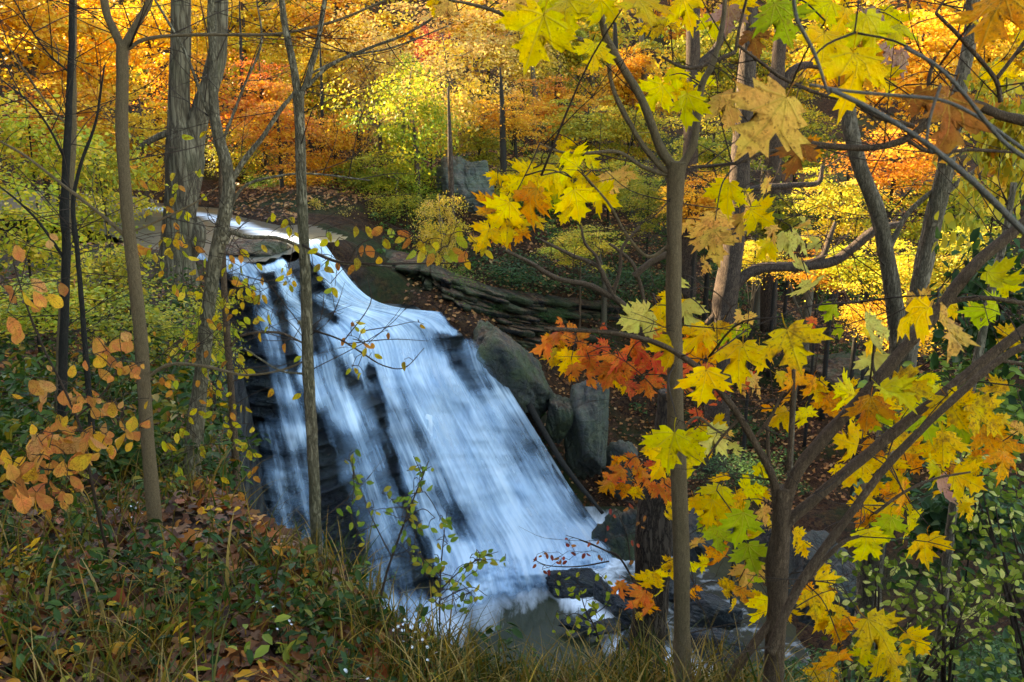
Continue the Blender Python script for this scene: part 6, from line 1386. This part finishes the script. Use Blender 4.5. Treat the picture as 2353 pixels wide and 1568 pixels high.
# ------------------------------------------------------------------ small things
boulder(652, 1300, 4.75, (48, 44), 0.14, 'rock_grey', 'grey rock poking from the rim beside the middle sapling', 61, 0.3, (0.2, 0.25), 0.7, 0.3, 'rim_rock', 'rock')
m, nt, out = nodes_of('aster_petal'); pbn = N(nt, 'ShaderNodeBsdfPrincipled', Roughness=0.6); pbn.inputs['Base Color'].default_value = (0.78, 0.76, 0.78, 1); nt.links.new(pbn.outputs[0], out.inputs[0]); M['petal'] = m
m, nt, out = nodes_of('aster_eye'); pbn = N(nt, 'ShaderNodeBsdfPrincipled', Roughness=0.7); pbn.inputs['Base Color'].default_value = (0.6, 0.42, 0.05, 1); nt.links.new(pbn.outputs[0], out.inputs[0]); M['eye'] = m
def aster_head():
    pv = []; 
    for q in range(9):
        a = q * 2 * PI / 9; d = np.array([math.cos(a), math.sin(a), 0]); e = np.array([-math.sin(a), math.cos(a), 0])
        pv.append((np.array([d * 0.15 - e * 0.08, d * 0.15 + e * 0.08, d * 0.95 + e * 0.12 + [0, 0, 0.12], d * 0.95 - e * 0.12 + [0, 0, 0.12]]), np.array([[0, 1, 2, 3]])))
    return mesh_np('flower', *join_np(pv))
AST = aster_head()
for k, (px, py, Y, n, lab) in enumerate([(655, 1440, 3.3, 7, 'white aster sprig in the grass left of the middle sapling'), (580, 1390, 3.6, 6, 'white aster sprig nearest the winding trunk'), (930, 1462, 3.3, 11, 'densest white aster sprig, right of the middle sapling'), (970, 1490, 3.2, 8, 'white aster sprig at the rim under the green sapling'), (292, 1168, 4.6, 9, 'white aster sprig beside the slender forked trunk'), (820, 1560, 2.9, 6, 'white aster sprig lowest in the grass')]):
    r = np.random.default_rng(700 + k); c = P(px, py, Y)
    gz = float(ground_z(c[:1], c[1:2])[0])
    t = thing('aster_plant', (c[0], c[1], gz), lab, 'flower', 'white asters on the near bank')
    parts = []
    for q in range(n):
        p = c + r.normal(size=3) * np.array([0.04, 0.03, 0.035])
        parts.append(tube_np(catmull([(c[0], c[1], gz), (p + np.array([c[0], c[1], gz])) / 2 + r.normal(size=3) * 0.01, p], 6), np.linspace(0.002, 0.001, 6), 4))
        o = obj('flower', AST, M['petal'], t, loc=tuple(p - np.array(t.location))); o.scale = (0.0065,) * 3; o.rotation_euler = (r.uniform(0.2, 1.1), r.normal() * 0.4, r.uniform(0, 6))
    V, Fq = join_np(parts); obj('stems', mesh_np('stems', V, Fq), M['herb'], t)['kind'] = 'stuff'
# boardwalk and visitor far down the gorge
m, nt, out = nodes_of('dark_timber'); nz = N(nt, 'ShaderNodeTexNoise', Scale=6.0, Detail=5.0); rm_ = ramp(nt, nz.outputs[0], [(0.3, (0.025, 0.028, 0.02)), (0.7, (0.07, 0.07, 0.05))]); pbn = N(nt, 'ShaderNodeBsdfPrincipled', Roughness=0.85); nt.links.new(rm_.outputs[0], pbn.inputs['Base Color']); nt.links.new(pbn.outputs[0], out.inputs[0]); M['timber'] = m
def box_np(c, h):
    c = np.array(c, float); h = np.array(h, float)
    V = np.array([[x, y, z] for x in (-1, 1) for y in (-1, 1) for z in (-1, 1)], float) * h + c
    return V, np.array([[0, 1, 3, 2], [4, 6, 7, 5], [0, 4, 5, 1], [2, 3, 7, 6], [0, 2, 6, 4], [1, 5, 7, 3]])
hd = P(1828, 738, 52.0); dz = hd[2] - 1.62
bw = thing('boardwalk', (hd[0], 52.0, dz), 'dark timber boardwalk with rails far down the gorge', 'boardwalk')
def bpart(name, c, h):
    V, Fq = box_np(c, h); return obj(name, mesh_np(name, V, Fq), M['timber'], bw)
for q in range(30): bpart('plank', (hd[0] - 3.6 + q * 0.25, 52.2, dz - 0.03), (0.115, 0.9, 0.025))
for q in range(5):
    for yy in (51.25, 53.15): bpart('post', (hd[0] - 3.4 + q * 1.75, yy, dz - 0.45), (0.07, 0.07, 1.5))
for yy in (51.17, 53.23):
    for zz in (0.95, 0.5): bpart('rail', (hd[0] + 0.05, yy, dz + zz), (3.75, 0.03, 0.06))
for q in range(2): bpart('beam', (hd[0], 51.6 + q * 1.2, dz - 0.14), (3.7, 0.06, 0.08))
def plain(name, col, ro=0.7):
    m, nt, out = nodes_of(name); nz = N(nt, 'ShaderNodeTexNoise', Scale=9.0, Detail=4.0)
    c = mixc(nt, math_n(nt, 'MULTIPLY', nz.outputs[0], 0.5), col, tuple(v * 0.6 for v in col)); p = N(nt, 'ShaderNodeBsdfPrincipled', Roughness=ro)
    nt.links.new(c, p.inputs['Base Color']); nt.links.new(p.outputs[0], out.inputs[0]); return m
skin_m, navy_m, hair_m = plain('skin', (0.55, 0.33, 0.25), 0.5), plain('navy_cloth', (0.015, 0.018, 0.03), 0.9), plain('white_hair', (0.7, 0.68, 0.66), 0.8)
def skinned(name, joints, edges, mat, parent, root=0):
    me = bpy.data.meshes.new(name); me.from_pydata([j[:3] for j in joints], edges, [])
    o = obj(name, me, None, parent, loc=(0, 0, 0)); sk = o.modifiers.new('skin', 'SKIN'); ss = o.modifiers.new('smooth', 'SUBSURF'); ss.levels = ss.render_levels = 1
    for v, j in zip(me.skin_vertices[0].data, joints): v.radius = (j[3], j[4] if len(j) > 4 else j[3]); 
    me.skin_vertices[0].data[root].use_root = True
    me.materials.append(mat); return o
pe = thing('person', (hd[0], 52.0, dz), 'white-haired visitor in dark clothes standing on the distant boardwalk', 'person')
J = [(0, 0, 0.95, .15, .11), (0, 0, 1.2, .15, .11), (0, 0, 1.42, .16, .10), (0, 0, 1.50, .06), (0, -0.02, 1.56, .065), (0, -0.03, 1.64, .085, .10), (0, -0.02, 1.72, .07, .085),
     (.2, 0, 1.40, .06), (.25, -.03, 1.14, .05), (.24, -.16, .93, .04), (.23, -.2, .86, .035), (-.2, 0, 1.40, .06), (-.25, -.03, 1.14, .05), (-.24, -.16, .93, .04), (-.23, -.2, .86, .035),
     (.09, 0, .86, .09), (.1, -.01, .48, .065), (.1, .02, .08, .045), (.11, -.12, .04, .04), (-.09, 0, .86, .09), (-.1, -.01, .48, .065), (-.1, .02, .08, .045), (-.11, -.12, .04, .04)]
E = [(0, 1), (1, 2), (2, 3), (3, 4), (4, 5), (5, 6), (2, 7), (7, 8), (8, 9), (9, 10), (2, 11), (11, 12), (12, 13), (13, 14), (0, 15), (15, 16), (16, 17), (17, 18), (0, 19), (19, 20), (20, 21), (21, 22)]
body = skinned('body', J, E, skin_m, pe)
skinned('jacket', [(0, 0, 0.88, .18, .14), (0, 0, 1.2, .175, .135), (0, 0, 1.42, .175, .12), (.205, 0, 1.40, .075), (.255, -.03, 1.14, .065), (.245, -.14, .96, .055), (-.205, 0, 1.40, .075), (-.255, -.03, 1.14, .065), (-.245, -.14, .96, .055), (0, 0, 1.48, .08)], [(0, 1), (1, 2), (2, 3), (3, 4), (4, 5), (2, 6), (6, 7), (7, 8), (2, 9)], navy_m, pe)
skinned('trousers', [(0, 0, .92, .165, .125), (.09, 0, .84, .105), (.1, -.01, .48, .08), (.1, .02, .1, .065), (-.09, 0, .84, .105), (-.1, -.01, .48, .08), (-.1, .02, .1, .065)], [(0, 1), (1, 2), (2, 3), (0, 4), (4, 5), (5, 6)], navy_m, pe)
skinned('hair', [(0, 0.04, 1.62, .085, .07), (0, 0.03, 1.70, .095, .09), (0, 0.0, 1.765, .08, .085)], [(0, 1), (1, 2)], hair_m, pe)

# broad-leaved plants scattered through the litter
for seed, n, mt, lab in [(801, 45, 'olive', 'broad olive ground plants in the litter at the lower left'), (802, 60, 'gold', 'rust-leaved ground plants in the litter at the lower left'), (803, 90, 'dgreen', 'broad green ground plants in the litter at the lower left')]:
    x, y, r = scatter(n, 2.4, 6.5, -32, 6, seed); k = edge_sd(x, y) > 0.1
    herbs('undergrowth', x[k], y[k], r, 0.06, 0.24, 0.06, 8, mt, lab)
r = np.random.default_rng(804); xg = r.uniform(-0.45, 1.0, 1500); yg = r.uniform(2.85, 3.75, 1500); k = edge_sd(xg, yg) > -0.1
grass(0, (xg[k], yg[k]), 105, 0.18, 0.44, 'arching golden grass at the very rim below the pool')
